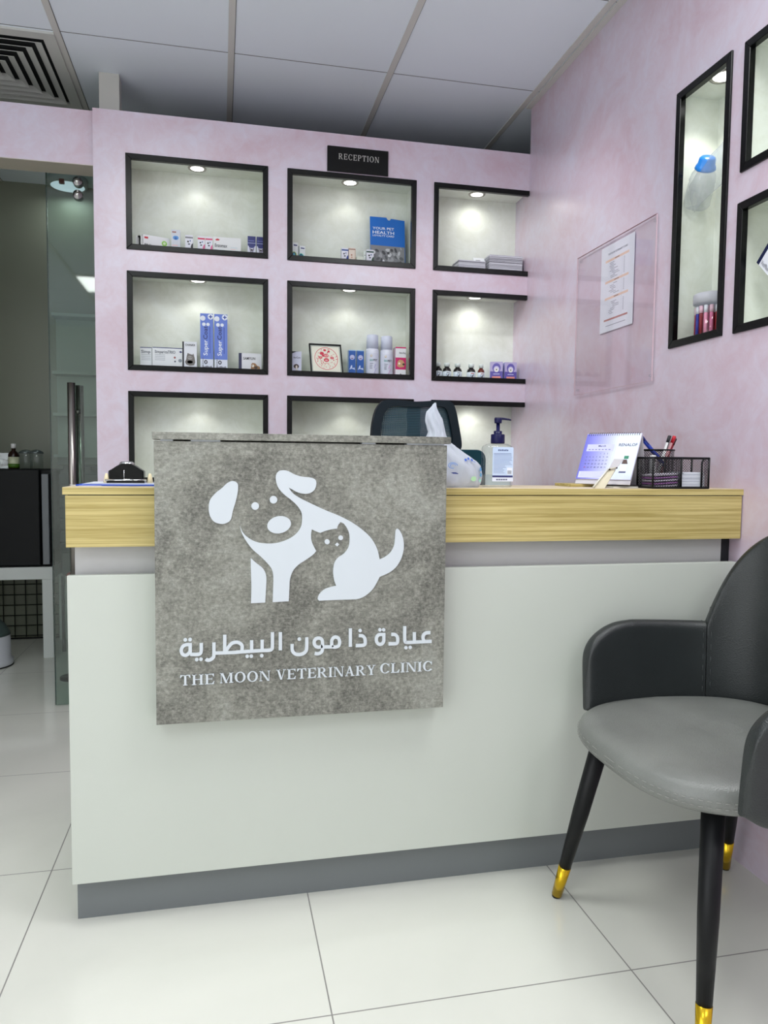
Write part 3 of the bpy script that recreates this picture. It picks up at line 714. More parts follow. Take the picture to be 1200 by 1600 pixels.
# ================================================================== RECEPTION COUNTER
XL, YD, ZTP = -0.3142, 1.6293, 0.9493
YBK = 1.885
t = thing('reception_counter', 'long white reception counter with oak top band and grey plinth', 'reception desk', (0.48, 1.75, 0))
m = MB(); m.box(XL - 0.003, YD, 0.9345, 1.2845, YBK, ZTP, M_WOOD); m.box(XL - 0.0025, YD + 0.0005, ZTP - 0.0002, 1.284, YBK, ZTP + 0.0004, M_WOODTOP); m.build('worktop', t)
m = MB(); m.box(XL + 0.002, YD + 0.0015, 0.8251, 1.2815, YD + 0.022, 0.9325, M_WOOD); m.box(XL + 0.002, YD + 0.022, 0.8251, XL + 0.022, YBK - 0.002, 0.9325, M_WOOD)
m.box(XL + 0.006, YD + 0.006, 0.9325, 1.279, YBK - 0.006, 0.9345, M_DARK); m.build('wooden_fascia', t)
m = MB(); m.box(XL + 0.012, YD + 0.040, 0.10, 1.256, YD + 0.056, 0.8251, M_RECESS); m.build('recessed_panel', t)
m = MB(); m.box(1.257, YD + 0.045, 0.10, 1.283, YD + 0.056, 0.8251, M_DARK); m.build('end_filler', t)  # near-black board stands for the shade in the end gap
m = MB(); m.box(XL + 0.0018, YD + 0.005, 0.1003, 1.277, YD + 0.023, 0.7652, M_WHITE); m.build('front_panel', t, bevel=0.0012)
m = MB(); m.box(XL + 0.005, YD + 0.045, 0.0, 1.278, YD + 0.063, 0.1003, M_KICK); m.box(XL + 0.007, YD + 0.0455, 0.0, 1.276, YD + 0.060, 0.004, M_DARK); m.build('plinth', t)
m = MB(); m.box(XL + 0.012, YD + 0.057, 0.0, XL + 0.030, 2.24, 0.8251, M_WHITE); m.build('side_panel', t)
m = MB(); m.box(1.262, YD + 0.064, 0.0, 1.28, 2.24, 0.8251, M_WHITE); m.build('side_panel', t)
m = MB(); m.box(XL + 0.031, YD + 0.064, 0.70, 1.261, 2.26, 0.725, M_WOODTOP); m.build('staff_desktop', t, bevel=0.001)

# counter sign
SX, SZ, SY = -0.1327, 0.4544, 1.585
t = thing('counter_sign', 'square grey concrete sign with white dog and cat logo on the counter front', 'sign', (0.18, 1.60, SZ))
m = MB(); m.box(SX, SY, SZ, 0.4914, YD - 0.0005, 1.0463, M_CONC); m.build('sign_board', t, bevel=0.0008)
m = MB(); m.box(-0.1357, SY - 0.004, 1.0496, 0.4992, SY + 0.064, 1.0646, M_CONC); m.build('top_ledge', t, bevel=0.0006)
for a, b_ in ((-0.120, -0.095), (-0.06, 0.0), (0.30, 0.33), (0.40, 0.485)):
    m = MB(); m.box(a, SY + 0.003, 1.0463, b_, SY + 0.03, 1.0496, M_LOGO); m.build('mounting_tape', t)
m = MB(); m.box(SX + 0.01, YD + 0.001, ZTP + 0.0006, 0.480, YD + 0.015, 1.0496, M_CONC); m.build('rear_upstand', t)
LOGO = [
[(0.1719, 0.4175, 1), (0.1782, 0.403, 0), (0.1895, 0.3913, 0), (0.2064, 0.3823, 0), (0.2291, 0.3785, 0), (0.252, 0.3802, 0), (0.275, 0.3884, 0), (0.2904, 0.3991, 0), (0.3001, 0.4134, 0), (0.3027, 0.4289, 0), (0.3011, 0.4445, 0), (0.2922, 0.4588, 0), (0.2787, 0.4716, 0), (0.2653, 0.482, 0), (0.2538, 0.4946, 0), (0.2481, 0.508, 0), (0.2469, 0.5214, 0), (0.2519, 0.531, 0), (0.2614, 0.5341, 0), (0.2728, 0.5323, 0), (0.2863, 0.5255, 0), (0.3017, 0.521, 0), (0.321, 0.5188, 0), (0.3307, 0.5142, 0), (0.3327, 0.5045, 0), (0.3289, 0.4929, 0), (0.3192, 0.4859, 0), (0.3076, 0.4843, 0), (0.294, 0.487, 0), (0.2825, 0.4928, 0), (0.274, 0.4974, 1), (0.2825, 0.4859, 0), (0.2979, 0.4754, 0), (0.3212, 0.4638, 0), (0.3525, 0.4493, 0), (0.3841, 0.4363, 0), (0.412, 0.4216, 0), (0.4361, 0.4044, 0), (0.4544, 0.3863, 0), (0.4668, 0.3642, 0), (0.4731, 0.3402, 1), (0.4853, 0.3459, 0), (0.4974, 0.3558, 0), (0.5054, 0.3717, 0), (0.5072, 0.3897, 0), (0.5083, 0.4037, 0), (0.5124, 0.4076, 0), (0.5182, 0.4024, 0), (0.5249, 0.3875, 0), (0.5272, 0.3674, 0), (0.523, 0.3453, 0), (0.5121, 0.3254, 0), (0.4958, 0.3116, 0), (0.4735, 0.3021, 1), (0.4675, 0.2902, 0), (0.4575, 0.2744, 0), (0.4414, 0.2608, 0), (0.4253, 0.2544, 0), (0.4092, 0.2537, 0), (0.3733, 0.2536, 0), (0.3397, 0.253, 1), (0.3369, 0.2578, 0), (0.3408, 0.2676, 0), (0.3514, 0.2772, 0), (0.3652, 0.282, 0), (0.3771, 0.2845, 1), (0.3723, 0.2985, 0), (0.3702, 0.3163, 0), (0.3728, 0.334, 0), (0.3807, 0.3458, 0), (0.3945, 0.3554, 0), (0.4036, 0.3691, 0), (0.4059, 0.3869, 0), (0.4034, 0.4027, 0), (0.3941, 0.4185, 0), (0.3853, 0.4233, 1), (0.3795, 0.4147, 0), (0.3783, 0.4088, 1), (0.3665, 0.4078, 0), (0.3527, 0.4044, 0), (0.3418, 0.4002, 1), (0.3312, 0.4042, 0), (0.3234, 0.4081, 1), (0.3219, 0.3957, 0), (0.3235, 0.382, 0), (0.3294, 0.3682, 0), (0.3333, 0.3611, 1), (0.3255, 0.3526, 0), (0.31, 0.3419, 0), (0.2945, 0.3316, 0), (0.2829, 0.3182, 0), (0.2771, 0.3007, 0), (0.276, 0.2831, 0), (0.2745, 0.2538, 1), (0.2406, 0.2528, 1), (0.2414, 0.284, 0), (0.2417, 0.3074, 0), (0.2387, 0.323, 0), (0.2291, 0.3368, 0), (0.2139, 0.3525, 0), (0.1988, 0.3662, 0), (0.1857, 0.3837, 0), (0.1763, 0.4011, 0)] ,
[(0.158, 0.5106, 0), (0.1673, 0.5058, 0), (0.1683, 0.4925, 0), (0.1646, 0.4716, 0), (0.1578, 0.4488, 0), (0.1533, 0.4299, 0), (0.1429, 0.4223, 0), (0.1318, 0.4213, 0), (0.1189, 0.4263, 0), (0.1105, 0.4396, 0), (0.1087, 0.4566, 0), (0.1117, 0.4717, 0), (0.1228, 0.4856, 0), (0.1358, 0.4962, 0), (0.1469, 0.5068, 0)] ,
[(0.1943, 0.3482, 1), (0.2064, 0.3372, 0), (0.2185, 0.3273, 0), (0.2253, 0.3155, 0), (0.2272, 0.3019, 0), (0.2261, 0.2766, 0), (0.2246, 0.2525, 1), (0.1949, 0.2519, 1), (0.1957, 0.2852, 0), (0.195, 0.3162, 0)] ,
[(0.3785, 0.3789, 1), (0.3829, 0.3749, 1), (0.379, 0.3703, 1), (0.3742, 0.3739, 1)] ,
[(0.2117, 0.4582, 0), (0.2107, 0.4542, 0), (0.2078, 0.4513, 0), (0.2038, 0.4502, 0), (0.1999, 0.4513, 0), (0.197, 0.4542, 0), (0.1959, 0.4583, 0), (0.197, 0.4623, 0), (0.1999, 0.4652, 0), (0.2038, 0.4663, 0), (0.2078, 0.4652, 0), (0.2107, 0.4622, 0)] ,
[(0.25, 0.4716, 0), (0.249, 0.4676, 0), (0.246, 0.4646, 0), (0.242, 0.4635, 0), (0.238, 0.4646, 0), (0.2351, 0.4676, 0), (0.2341, 0.4716, 0), (0.2351, 0.4756, 0), (0.238, 0.4786, 0), (0.242, 0.4797, 0), (0.246, 0.4786, 0), (0.2489, 0.4756, 0)] ,
[(0.2786, 0.4236, 0), (0.2782, 0.4163, 0), (0.274, 0.4094, 0), (0.2668, 0.4039, 0), (0.2576, 0.4006, 0), (0.2479, 0.4, 0), (0.2391, 0.4023, 0), (0.2326, 0.4069, 0), (0.2293, 0.4133, 0), (0.2297, 0.4205, 0), (0.2339, 0.4274, 0), (0.241, 0.4329, 0), (0.2501, 0.4362, 0), (0.2599, 0.4368, 0), (0.2687, 0.4346, 0), (0.2753, 0.43, 0)] ,
[(0.3623, 0.3807, 0), (0.3613, 0.3775, 0), (0.3585, 0.3755, 0), (0.3551, 0.3756, 0), (0.3523, 0.3776, 0), (0.3513, 0.3808, 0), (0.3523, 0.3841, 0), (0.3551, 0.386, 0), (0.3585, 0.386, 0), (0.3612, 0.384, 0)] ,
[(0.3915, 0.389, 0), (0.3906, 0.386, 0), (0.388, 0.3842, 0), (0.3848, 0.3842, 0), (0.3822, 0.3861, 0), (0.3812, 0.3891, 0), (0.3822, 0.3921, 0), (0.3847, 0.394, 0), (0.3879, 0.3939, 0), (0.3905, 0.392, 0)] ,
]
ARAB = [
[(0.0695, 0.1715), (0.0693, 0.1472)] ,
[(0.0695, 0.1681), (0.0614, 0.1683), (0.0549, 0.1651), (0.0514, 0.1576), (0.0532, 0.1496), (0.0591, 0.146), (0.0655, 0.1485), (0.0694, 0.1546)] ,
[(0.0693, 0.1474), (0.0839, 0.1465), (0.0899, 0.1485), (0.0918, 0.1547), (0.0919, 0.1706)] ,
[(0.1178, 0.1706), (0.1177, 0.1444), (0.116, 0.1382), (0.11, 0.1339), (0.1045, 0.1336), (0.1011, 0.1361)] ,
[(0.1177, 0.1478), (0.1651, 0.1474)] ,
[(0.1402, 0.1859), (0.14, 0.148)] ,
[(0.1414, 0.149), (0.1475, 0.1591), (0.1552, 0.1673), (0.1652, 0.1692), (0.1724, 0.166), (0.1763, 0.1601), (0.1754, 0.1481)] ,
[(0.164, 0.1478), (0.1774, 0.1482), (0.1963, 0.1486), (0.2177, 0.1489), (0.2323, 0.1489), (0.2385, 0.151), (0.2399, 0.1573), (0.24, 0.1876)] ,
[(0.1961, 0.1719), (0.1961, 0.1489)] ,
[(0.2182, 0.1721), (0.2182, 0.149)] ,
[(0.2569, 0.187), (0.2569, 0.1479)] ,
[(0.2821, 0.1602), (0.2821, 0.1485), (0.2852, 0.1414), (0.2916, 0.1374), (0.3008, 0.1369), (0.3088, 0.1403), (0.3132, 0.1483), (0.3136, 0.1734)] ,
[(0.3476, 0.1538), (0.3401, 0.151), (0.3325, 0.1539), (0.3296, 0.1616), (0.3324, 0.1686), (0.34, 0.1709), (0.3458, 0.168), (0.3476, 0.1621), (0.3477, 0.1456), (0.3448, 0.1393), (0.3378, 0.1366), (0.3311, 0.1379)] ,
[(0.3482, 0.1512), (0.3681, 0.1504)] ,
[(0.3683, 0.15), (0.3682, 0.1641), (0.3721, 0.1704), (0.3773, 0.1716), (0.383, 0.1686), (0.3854, 0.1605), (0.3836, 0.1529), (0.3775, 0.1498), (0.3683, 0.1506)] ,
[(0.409, 0.1894), (0.4093, 0.1491)] ,
[(0.4278, 0.1728), (0.4359, 0.172), (0.4413, 0.1661), (0.4421, 0.1548), (0.4375, 0.1509), (0.4214, 0.1509)] ,
[(0.484, 0.1763), (0.4842, 0.1584)] ,
[(0.4841, 0.1733), (0.4736, 0.1732), (0.4679, 0.1675), (0.468, 0.1578), (0.4738, 0.1517), (0.481, 0.1531), (0.4842, 0.1593)] ,
[(0.5011, 0.1726), (0.5099, 0.1717), (0.5151, 0.1656), (0.5156, 0.1558), (0.5116, 0.1518), (0.4952, 0.1516)] ,
[(0.5316, 0.1897), (0.532, 0.1591), (0.5357, 0.1535), (0.5541, 0.1531), (0.594, 0.1532)] ,
[(0.5538, 0.1754), (0.5541, 0.1535)] ,
[(0.5909, 0.173), (0.5807, 0.1725), (0.5747, 0.1673), (0.5744, 0.1591), (0.5782, 0.1539)] ,
]
DOTS = [(0.0596, 0.1787), (0.0693, 0.1788), (0.0826, 0.1358), (0.0912, 0.1361), (0.1868, 0.138), (0.1954, 0.1378), (0.2174, 0.1379), (0.2975, 0.1704), (0.4308, 0.1838), (0.4753, 0.1838), (0.4838, 0.1835), (0.5351, 0.1413), (0.5449, 0.1417)]

fr = (Vector((SX, SY, SZ)), Vector((1, 0, 0)), Vector((0, 0, 1)), Vector((0, -1, 0)))
m = MB()
for P_ in LOGO: m.prism(cr(P_, 6), fr, 0, 0.003, M_LOGO)
m.build('dog_and_cat_logo', t)
m = MB()
for i_, P_ in enumerate(ARAB): stroke2d(m, P_, 0.0070, fr, 0, 0.0025 + 0.00006 * i_, M_LOGO)
for p in DOTS: m.prism(circle(p[0], p[1], 0.0038, 16), fr, 0, 0.003, M_LOGO)
m.build('arabic_lettering', t)
m = MB()
for wd_, a, b_ in (('THE', 0.0484, 0.1183), ('MOON', 0.1289, 0.2354), ('VETERINARY', 0.2483, 0.4663), ('CLINIC', 0.4764, 0.5967)):
    z0 = 0.0816 + (a / 0.5967) * 0.0055
    serif_word(m, wd_, fr, a, z0, 0.0216, M_LOGO, 0, 0.003, width=b_ - a)
m.build('english_lettering', t)

# RECEPTION plate
t = thing('reception_sign', 'small black plate reading RECEPTION in silver serif letters on the mauve wall', 'sign', (0.545, YB, 2.1673))
m = MB(); m.box(0.4205, YB - 0.009, 2.1675, 0.6685, YB, 2.2638, mat('plate_black', rgb(6, 6, 8), 0.4, 0.0, 0.2)); m.build('plate', t)
m = MB(); serif_word(m, 'RECEPTION', (Vector((0, YB - 0.009, 0)), Vector((1, 0, 0)), Vector((0, 0, 1)), Vector((0, -1, 0))), 0.4653, 2.2150, 0.0215, mat('silver_letters', rgb(190, 188, 186), 0.35), 0, 0.001, width=0.1645, heavy=0.8, gap=0.2); m.build('lettering', t)

# acrylic holder with price list
t = thing('acrylic_panel', 'large clear acrylic sheet fixed flat on the mauve side wall', 'acrylic panel', (XR, 2.3, 1.2633))
m = MB(); m.box(XR - 0.010, 2.044, 1.2633, XR - 0.007, 2.549, 1.7579, M_ACRYL); m.build('sheet', t)
m = MB(); M_EDGE = mat('acrylic_edge', rgb(150, 112, 122), 0.3); M_EDG2 = mat('acrylic_edge_pale', rgb(196, 172, 182), 0.3)
m.box(XR - 0.0105, 2.044, 1.7569, XR - 0.0065, 2.549, 1.7582, M_EDGE); m.box(XR - 0.0105, 2.044, 1.2630, XR - 0.0065, 2.549, 1.2640, M_EDG2)
m.box(XR - 0.0105, 2.5482, 1.264, XR - 0.0065, 2.5492, 1.7569, M_EDG2); m.box(XR - 0.0105, 2.0438, 1.264, XR - 0.0065, 2.0446, 1.7569, M_EDG2); m.build('cut_edge', t)
for y in (2.06, 2.533):
    for z in (1.28, 1.742): m = MB(); m.lathe((XR, y, z), [(0.004, 0), (0.004, 0.007)], M_CLEAR, 12, axis=(-1, 0, 0)); m.build('wall_spacer', t)
t = thing('price_list', 'white paper price list with orange heading bands behind the acrylic sheet', 'notice', (XR - 0.004, 2.275, 1.457))
m = MB(); fy = lambda y: (Vector((XR - 0.0045, 2.381, 1.4575)), Vector((0, -1, 0)), Vector((0, 0, 1)), Vector((-1, 0, 0)))
fr = fy(0); PW_, PH = 0.2095, 0.2865
m.prism([(0, 0), (PW_, 0), (PW_, PH), (0, PH)], fr, -0.0006, 0, (222, 226, 238)); ol = m.build('paper', t)
m = MB(); LN = (140, 142, 158); OR = (226, 196, 178)
text(m, 'THE MOON VETERINARY CLINIC', fr, 0.045, PH - 0.033, 0.0065, (90, 92, 110), width=0.125)
for zz in (PH - 0.055, PH - 0.125, PH - 0.180): m.prism([(0.03, zz), (0.178, zz), (0.178, zz + 0.0075), (0.03, zz + 0.0075)], fr, 0, 0.0002, OR); m.prism([(0.09, zz + 0.0025), (0.118, zz + 0.0025), (0.118, zz + 0.005), (0.09, zz + 0.005)], fr, 0.0002, 0.0003, (100, 84, 90))
m.prism([(0.028, 0.036), (0.178, 0.036), (0.178, 0.042), (0.028, 0.042)], fr, 0, 0.0002, (176, 120, 116))
z = PH - 0.062
while z > 0.055:
    if all(abs(z - q) > 0.009 for q in (PH - 0.123, PH - 0.178)):
        a = 0.055 + random.uniform(0, 0.03); b_ = a + random.uniform(0.02, 0.045)
        m.prism([(a, z), (b_, z), (b_, z + 0.0018), (a, z + 0.0018)], fr, 0, 0.0002, LN); m.prism([(0.146, z), (0.153, z), (0.153, z + 0.0018), (0.146, z + 0.0018)], fr, 0, 0.0002, LN)
        m.prism([(0.03, z - 0.002), (0.178, z - 0.002), (0.178, z - 0.0016), (0.03, z - 0.0016)], fr, 0, 0.0001, (205, 208, 222))
    z -= 0.0054
m.prism([(0.04, 0.018), (0.165, 0.018), (0.165, 0.0202), (0.04, 0.0202)], fr, 0, 0.0002, LN)
m.prism([(0.1365, 0.05), (0.1370, 0.05), (0.1370, PH - 0.055), (0.1365, PH - 0.055)], fr, 0, 0.0002, (180, 182, 196))
m.build('printed_table', t)

# ================================================================== NICHE GOODS
def pack(name, label, cat, x0, x1, z0, z1, y=YB + 0.045, d=0.035, rot=0.0, body=WHT, art=(), side=None, group=None, lean=0.0):
    """carton standing on a niche floor; art in fractions of the front face"""
    cx = (x0 + x1) / 2; t_ = MB(); w_ = x1 - x0; h_ = z1 - z0
    c_, s_ = math.cos(rot), math.sin(rot)
    u = Vector((c_, s_, 0)); n = Vector((s_, -c_, 0)); v = Vector((0, math.sin(lean), math.cos(lean)))
    if lean: n = u.cross(v)
    o = Vector((cx, y, z0)) - u * w_ / 2
    b0 = [o, o + u * w_, o + u * w_ - n * d, o - n * d]
    fs = [(3, 2, 1, 0), (4, 5, 6, 7), (0, 1, 5, 4), (1, 2, 6, 5), (2, 3, 7, 6), (3, 0, 4, 7)]
    pts = b0 + [p + v * h_ for p in b0]
    t_.add(pts, [fs[2]], body); t_.add(pts, [fs[i] for i in (0, 1, 3, 4, 5)], side or body)
    fr = (o, u, v, n)
    for a in art:
        k = a[0]
        if k == 'r': t_.prism([(a[2] * w_, a[3] * h_), (a[4] * w_, a[3] * h_), (a[4] * w_, a[5] * h_), (a[2] * w_, a[5] * h_)], fr, 0.0001, 0.0003 + 0.0001 * (a[6] if len(a) > 6 else 0), a[1])
        elif k == 'c': t_.prism(circle(a[2] * w_, a[3] * h_, a[4] * w_, 18, a[5] * w_ if len(a) > 5 else None), fr, 0.0002, 0.0005 + 0.0001 * (a[6] if len(a) > 6 else 0), a[1])
        elif k == 'p': t_.prism([(q[0] * w_, q[1] * h_) for q in a[2]], fr, 0.0002, 0.0006 + 0.0001 * (a[3] if len(a) > 3 else 0), a[1])
        elif k == 't': text(t_, a[2], fr, a[3] * w_, a[4] * h_, a[5] * h_, a[1], width=a[6] * w_ if a[6] else None, bold=True, t=0.0009)
        elif k == 'v': text(t_, a[2], fr, a[3] * w_, a[4] * h_, a[5] * w_, a[1], width=a[6] * h_, bold=True, t=0.0009, turn=True)
    o_ = t_.build(name); tag(o_, label, cat, group); recenter(o_); return o_
F1, F2 = 1.8076 + e_ + 0.0005, 1.3533 + e_ + 0.0005
RED = (190, 30, 50); NAVY = (32, 40, 110); BLK = (28, 28, 34); GRN = (150, 205, 90)
# top left niche
for q in (-0.014, -0.007):
    pack('medicine_box', 'slim plain white carton tucked behind the green flowered box, %s' % ('leftmost of two' if q < -0.01 else 'right of the other'), 'box', -0.302 + q, -0.285 + q, F1, 1.876, y=YB + 0.05, d=0.07, body=(214, 216, 216), art=[('r', (170, 172, 176), 0.1, 0.1, 0.25, 0.9)])
pack('medicine_box', 'wide white carton with red logo and green flower in the top left niche', 'box', -0.293, -0.190, F1, 1.883, y=YB + 0.07, rot=0.35, d=0.03, body=(232, 232, 236),
     art=[('r', RED, 0.05, 0.80, 0.19, 0.90), ('t', BLK, 'PRO', 0.05, 0.42, 0.11, 0.26), ('t', GRN, 'colour', 0.34, 0.38, 0.11, 0.25), ('c', GRN, 0.80, 0.68, 0.10), ('c', (222, 238, 200), 0.80, 0.68, 0.05, 0.05, 2), ('c', GRN, 0.90, 0.38, 0.09), ('c', GRN, 0.78, 0.25, 0.07)])
pack('medicine_box', 'tall grey-white carton with a blue eye dot, tallest in the top left niche', 'box', -0.1841, -0.1503, F1, 1.9084, y=YB + 0.05, body=(206, 210, 220),
     art=[('r', (150, 90, 80), 0.1, 0.88, 0.55, 0.93), ('c', (84, 150, 214), 0.5, 0.68, 0.33, 0.24), ('c', (28, 90, 170), 0.5, 0.66, 0.15, 0.15, 2), ('r', (230, 190, 190), 0.1, 0.36, 0.7, 0.4), ('r', (90, 110, 150), 0.2, 0.20, 0.95, 0.25), ('r', (180, 200, 225), 0, 0, 1, 0.16)])
def spot(name, lab, x0, x1, top, band, blob, grp=None):
    pack(name, lab, 'box', x0, x1, F1, top, y=YB + 0.045, d=0.03, body=(224, 225, 236), group=grp,
         art=[('r', band, 0, 0.84, 1, 0.92), ('c', BLK, 0.36, 0.68, 0.12), ('c', (60, 90, 150), 0.64, 0.72, 0.09), ('c', (50, 54, 80), 0.48, 0.56, 0.15, 0.09), ('p', blob, [(1, 0.1), (0.86, 0.16), (0.72, 0.3), (0.70, 0.44), (0.82, 0.56), (1, 0.62)])])
spot('medicine_box', 'white carton with grey band and black spots beside the eye dot box', -0.1309, -0.1018, 1.8902, (120, 122, 130), BLK)
spot('medicine_box', 'left one of the two pink banded cartons in the top left niche', -0.0835, -0.0566, 1.8890, (200, 50, 90), (214, 100, 150))
spot('medicine_box', 'right one of the two pink banded cartons in the top left niche', -0.0541, -0.0271, 1.8890, (200, 70, 110), (214, 100, 150))
pack('medicine_box', 'wide white carton with red logo and yellow and red dots below', 'box', -0.0234, 0.0833, F1, 1.893, y=YB + 0.05, d=0.04, body=(226, 228, 230),
     art=[('p', RED, [(0.06, 0.86), (0.14, 0.92), (0.23, 0.88), (0.20, 0.83), (0.10, 0.82)]), ('t', (60, 62, 70), 'Enzomax', 0.05, 0.52, 0.16, 0.45), ('r', (170, 200, 215), 0.62, 0.52, 0.86, 0.535), ('r', (240, 180, 180), 0.62, 0.44, 0.80, 0.455),
          ('r', (180, 200, 210), 0.05, 0.38, 0.40, 0.395), ('r', (200, 205, 210), 0.05, 0.30, 0.45, 0.31), ('r', (200, 205, 210), 0.62, 0.34, 0.86, 0.35),
          ('c', (228, 200, 40), 0.22, 0.20, 0.11, 0.075), ('c', (205, 20, 60), 0.49, 0.17, 0.12, 0.075), ('c', (240, 180, 60), 0.74, 0.16, 0.10, 0.06)])
for i, (a, b_) in enumerate(((0.1097, 0.1411), (0.1449, 0.1765))):
    pack('medicine_box', 'navy topped white carton in the top left niche, %s of the two' % ('left' if i == 0 else 'right'), 'box', a, b_, F1, 1.9033, y=YB + 0.045, d=0.03, body=(214, 216, 232), group='navy topped cartons',
         art=[('r', NAVY, 0, 0.60, 1, 1), ('r', (120, 130, 200), 0.1, 0.80, 0.8, 0.82, 2), ('r', (170, 178, 220), 0, 0.70, 1, 0.72, 2), ('p', (40, 48, 120), [(0.1, 0.6), (0.9, 0.6), (0.8, 0.52), (0.5, 0.5), (0.2, 0.52)]),
              ('p', (130, 120, 140), [(0.2, 0.50), (0.42, 0.26), (0.55, 0.28), (0.35, 0.5)]), ('p', (120, 110, 140), [(0.82, 0.50), (0.62, 0.26), (0.5, 0.28), (0.68, 0.5)]), ('c', BLK, 0.5, 0.42, 0.12), ('r', BLK, 0.1, 0.16, 0.45, 0.21), ('r', NAVY, 0.72, 0.16, 0.85, 0.2)])
# top centre niche
for i, (a, b_, zt_, cc_) in enumerate(((0.2880, 0.3109, 1.8933, (150, 200, 60)), (0.3175, 0.3420, 1.8854, (60, 200, 170)))):
    pack('medicine_box', 'white carton with navy circle and %s in the top centre niche' % ('lime green base' if i == 0 else 'aqua ring'), 'box', a, b_, F1, zt_, y=YB + 0.05 + i * 0.012, rot=0.25, d=0.03, body=(222, 228, 230),
         art=[('r', NAVY, 0.2, 0.84, 0.85, 0.90), ('c', cc_, 0.30, 0.38, 0.48, 0.62), ('c', (26, 50, 110), 0.28, 0.40, 0.34, 0.46, 2), ('c', (90, 190, 200), 0.26, 0.42, 0.16, 0.22, 4)] + ([('r', (140, 190, 50), 0, 0, 1, 0.2)] if i == 0 else []))
pack('toothpaste_box', 'long flat white and teal carton lying on the floor of the top centre niche', 'box', 0.3490, 0.4360, F1, 1.8440, y=YB + 0.06, rot=0.12, d=0.03, body=(228, 234, 234),
     art=[('r', (20, 120, 110), 0.05, 0.40, 0.92, 0.85), ('r', (60, 130, 190), 0.05, 0.55, 0.5, 0.92, 2), ('t', (225, 235, 240), 'C.E.T.', 0.10, 0.55, 0.22, 0.3)])
pack('medicine_box', 'short plain white carton right of the long teal carton in the top centre niche', 'box', 0.4260, 0.4500, F1, 1.8360, y=YB + 0.035, d=0.02, body=(224, 228, 228), art=[('r', BLK, 0.75, 0.2, 0.8, 0.4)])
spot('medicine_box', 'white carton with blue band and blue spotted corner in the top centre niche', 0.4888, 0.5160, 1.8850, (50, 80, 150), (30, 60, 140))
pack('medicine_box', 'tan and white carton beside the blue-spotted carton in the top centre niche', 'box', 0.5185, 0.5460, F1, 1.8871, y=YB + 0.045, d=0.03, body=(228, 214, 202),
     art=[('r', (150, 110, 90), 0, 0.90, 1, 0.95), ('c', (170, 110, 90), 0.42, 0.62, 0.12), ('c', (200, 150, 120), 0.45, 0.5, 0.1), ('r', (190, 150, 130), 0.92, 0.1, 1, 0.9)])
pack('medicine_box', 'low cream carton lying between the tan carton and the green-spotted carton', 'box', 0.5526, 0.5800, F1, 1.8560, y=YB + 0.05, d=0.03, body=(222, 228, 216), art=[('r', (110, 120, 110), 0.15, 0.35, 0.8, 0.42)])
pack('medicine_box', 'thin white carton edge with a black dot just left of the green-spotted carton', 'box', 0.5815, 0.5905, F1, 1.8800, y=YB + 0.052, d=0.03, body=(218, 226, 222), art=[('c', BLK, 0.6, 0.75, 0.2), ('r', (120, 130, 128), 0.7, 0.05, 0.8, 0.65)])
spot('medicine_box', 'green banded white carton in front of the blue loyalty flyer', 0.5925, 0.6225, 1.8851, (40, 80, 70), (24, 70, 50))
# loyalty flyer holder
t = thing('flyer_holder', 'blue flyer pack reading YOUR PET HEALTH LOYALTY CARD with grey pet photos below', 'flyer', (0.695, YB + 0.08, F1))
fx0, fx1, fz1 = 0.6170, 0.7660, 2.0400; fw, fh = fx1 - fx0, fz1 - F1
fr = frame((fx0, YB + 0.075, F1), (1, 0, 0), (0, 0.12, 1)); u, v, n = fr[1:]
m = MB(); BLU = (12, 104, 196)
out = [(0, 0), (fw, 0), (fw, fh * 0.965), (fw * 0.60, fh * 0.985), (fw * 0.575, fh * 0.955), (fw * 0.535, fh * 0.948), (fw * 0.50, fh * 0.965), (fw * 0.47, fh), (0, fh)]
m.prism(out, fr, -0.006, 0, BLU); m.build('card', t)
m = MB(); m.prism([(0.006, 0.008), (fw - 0.002, 0.008), (fw - 0.002, fh * 0.46), (0, fh * 0.47)], fr, 0, 0.0006, (128, 130, 134))
rg = random.Random(3)
for k in range(34):
    cx, cz = rg.uniform(0.012, fw - 0.012), rg.uniform(0.016, fh * 0.44); g_ = rg.choice([60, 90, 160, 190, 215, 70])
    a = rg.uniform(0, PI); rx, ry = rg.uniform(0.005, 0.013), rg.uniform(0.003, 0.008)
    pl = [(min(max(cx + rx * math.cos(q) * math.cos(a) - ry * math.sin(q) * math.sin(a), 0.001), fw - 0.003), min(max(cz + rx * math.cos(q) * math.sin(a) + ry * math.sin(q) * math.cos(a), 0.008), fh * 0.455)) for q in [2 * PI * i / 9 * rg.uniform(.96, 1.0) for i in range(9)]]
    m.prism(pl, fr, 0.0006, 0.0008 + k * 0.00002, (g_, g_ + 2, g_ + 6))
m.build('pet_photo_strip', t)
m = MB()
text(m, 'YOUR PET', fr, 0.010, fh * 0.765, 0.0105, (230, 240, 250), width=fw * 0.62, bold=True, t=0.0012)
text(m, 'HEALTH', fr, 0.010, fh * 0.685, 0.0125, (230, 240, 250), width=fw * 0.62, bold=True, t=0.0012)
text(m, 'LOYALTY CARD', fr, 0.010, fh * 0.635, 0.0075, (230, 240, 250), width=fw * 0.62, bold=True, t=0.0012)
m.build('lettering', t)
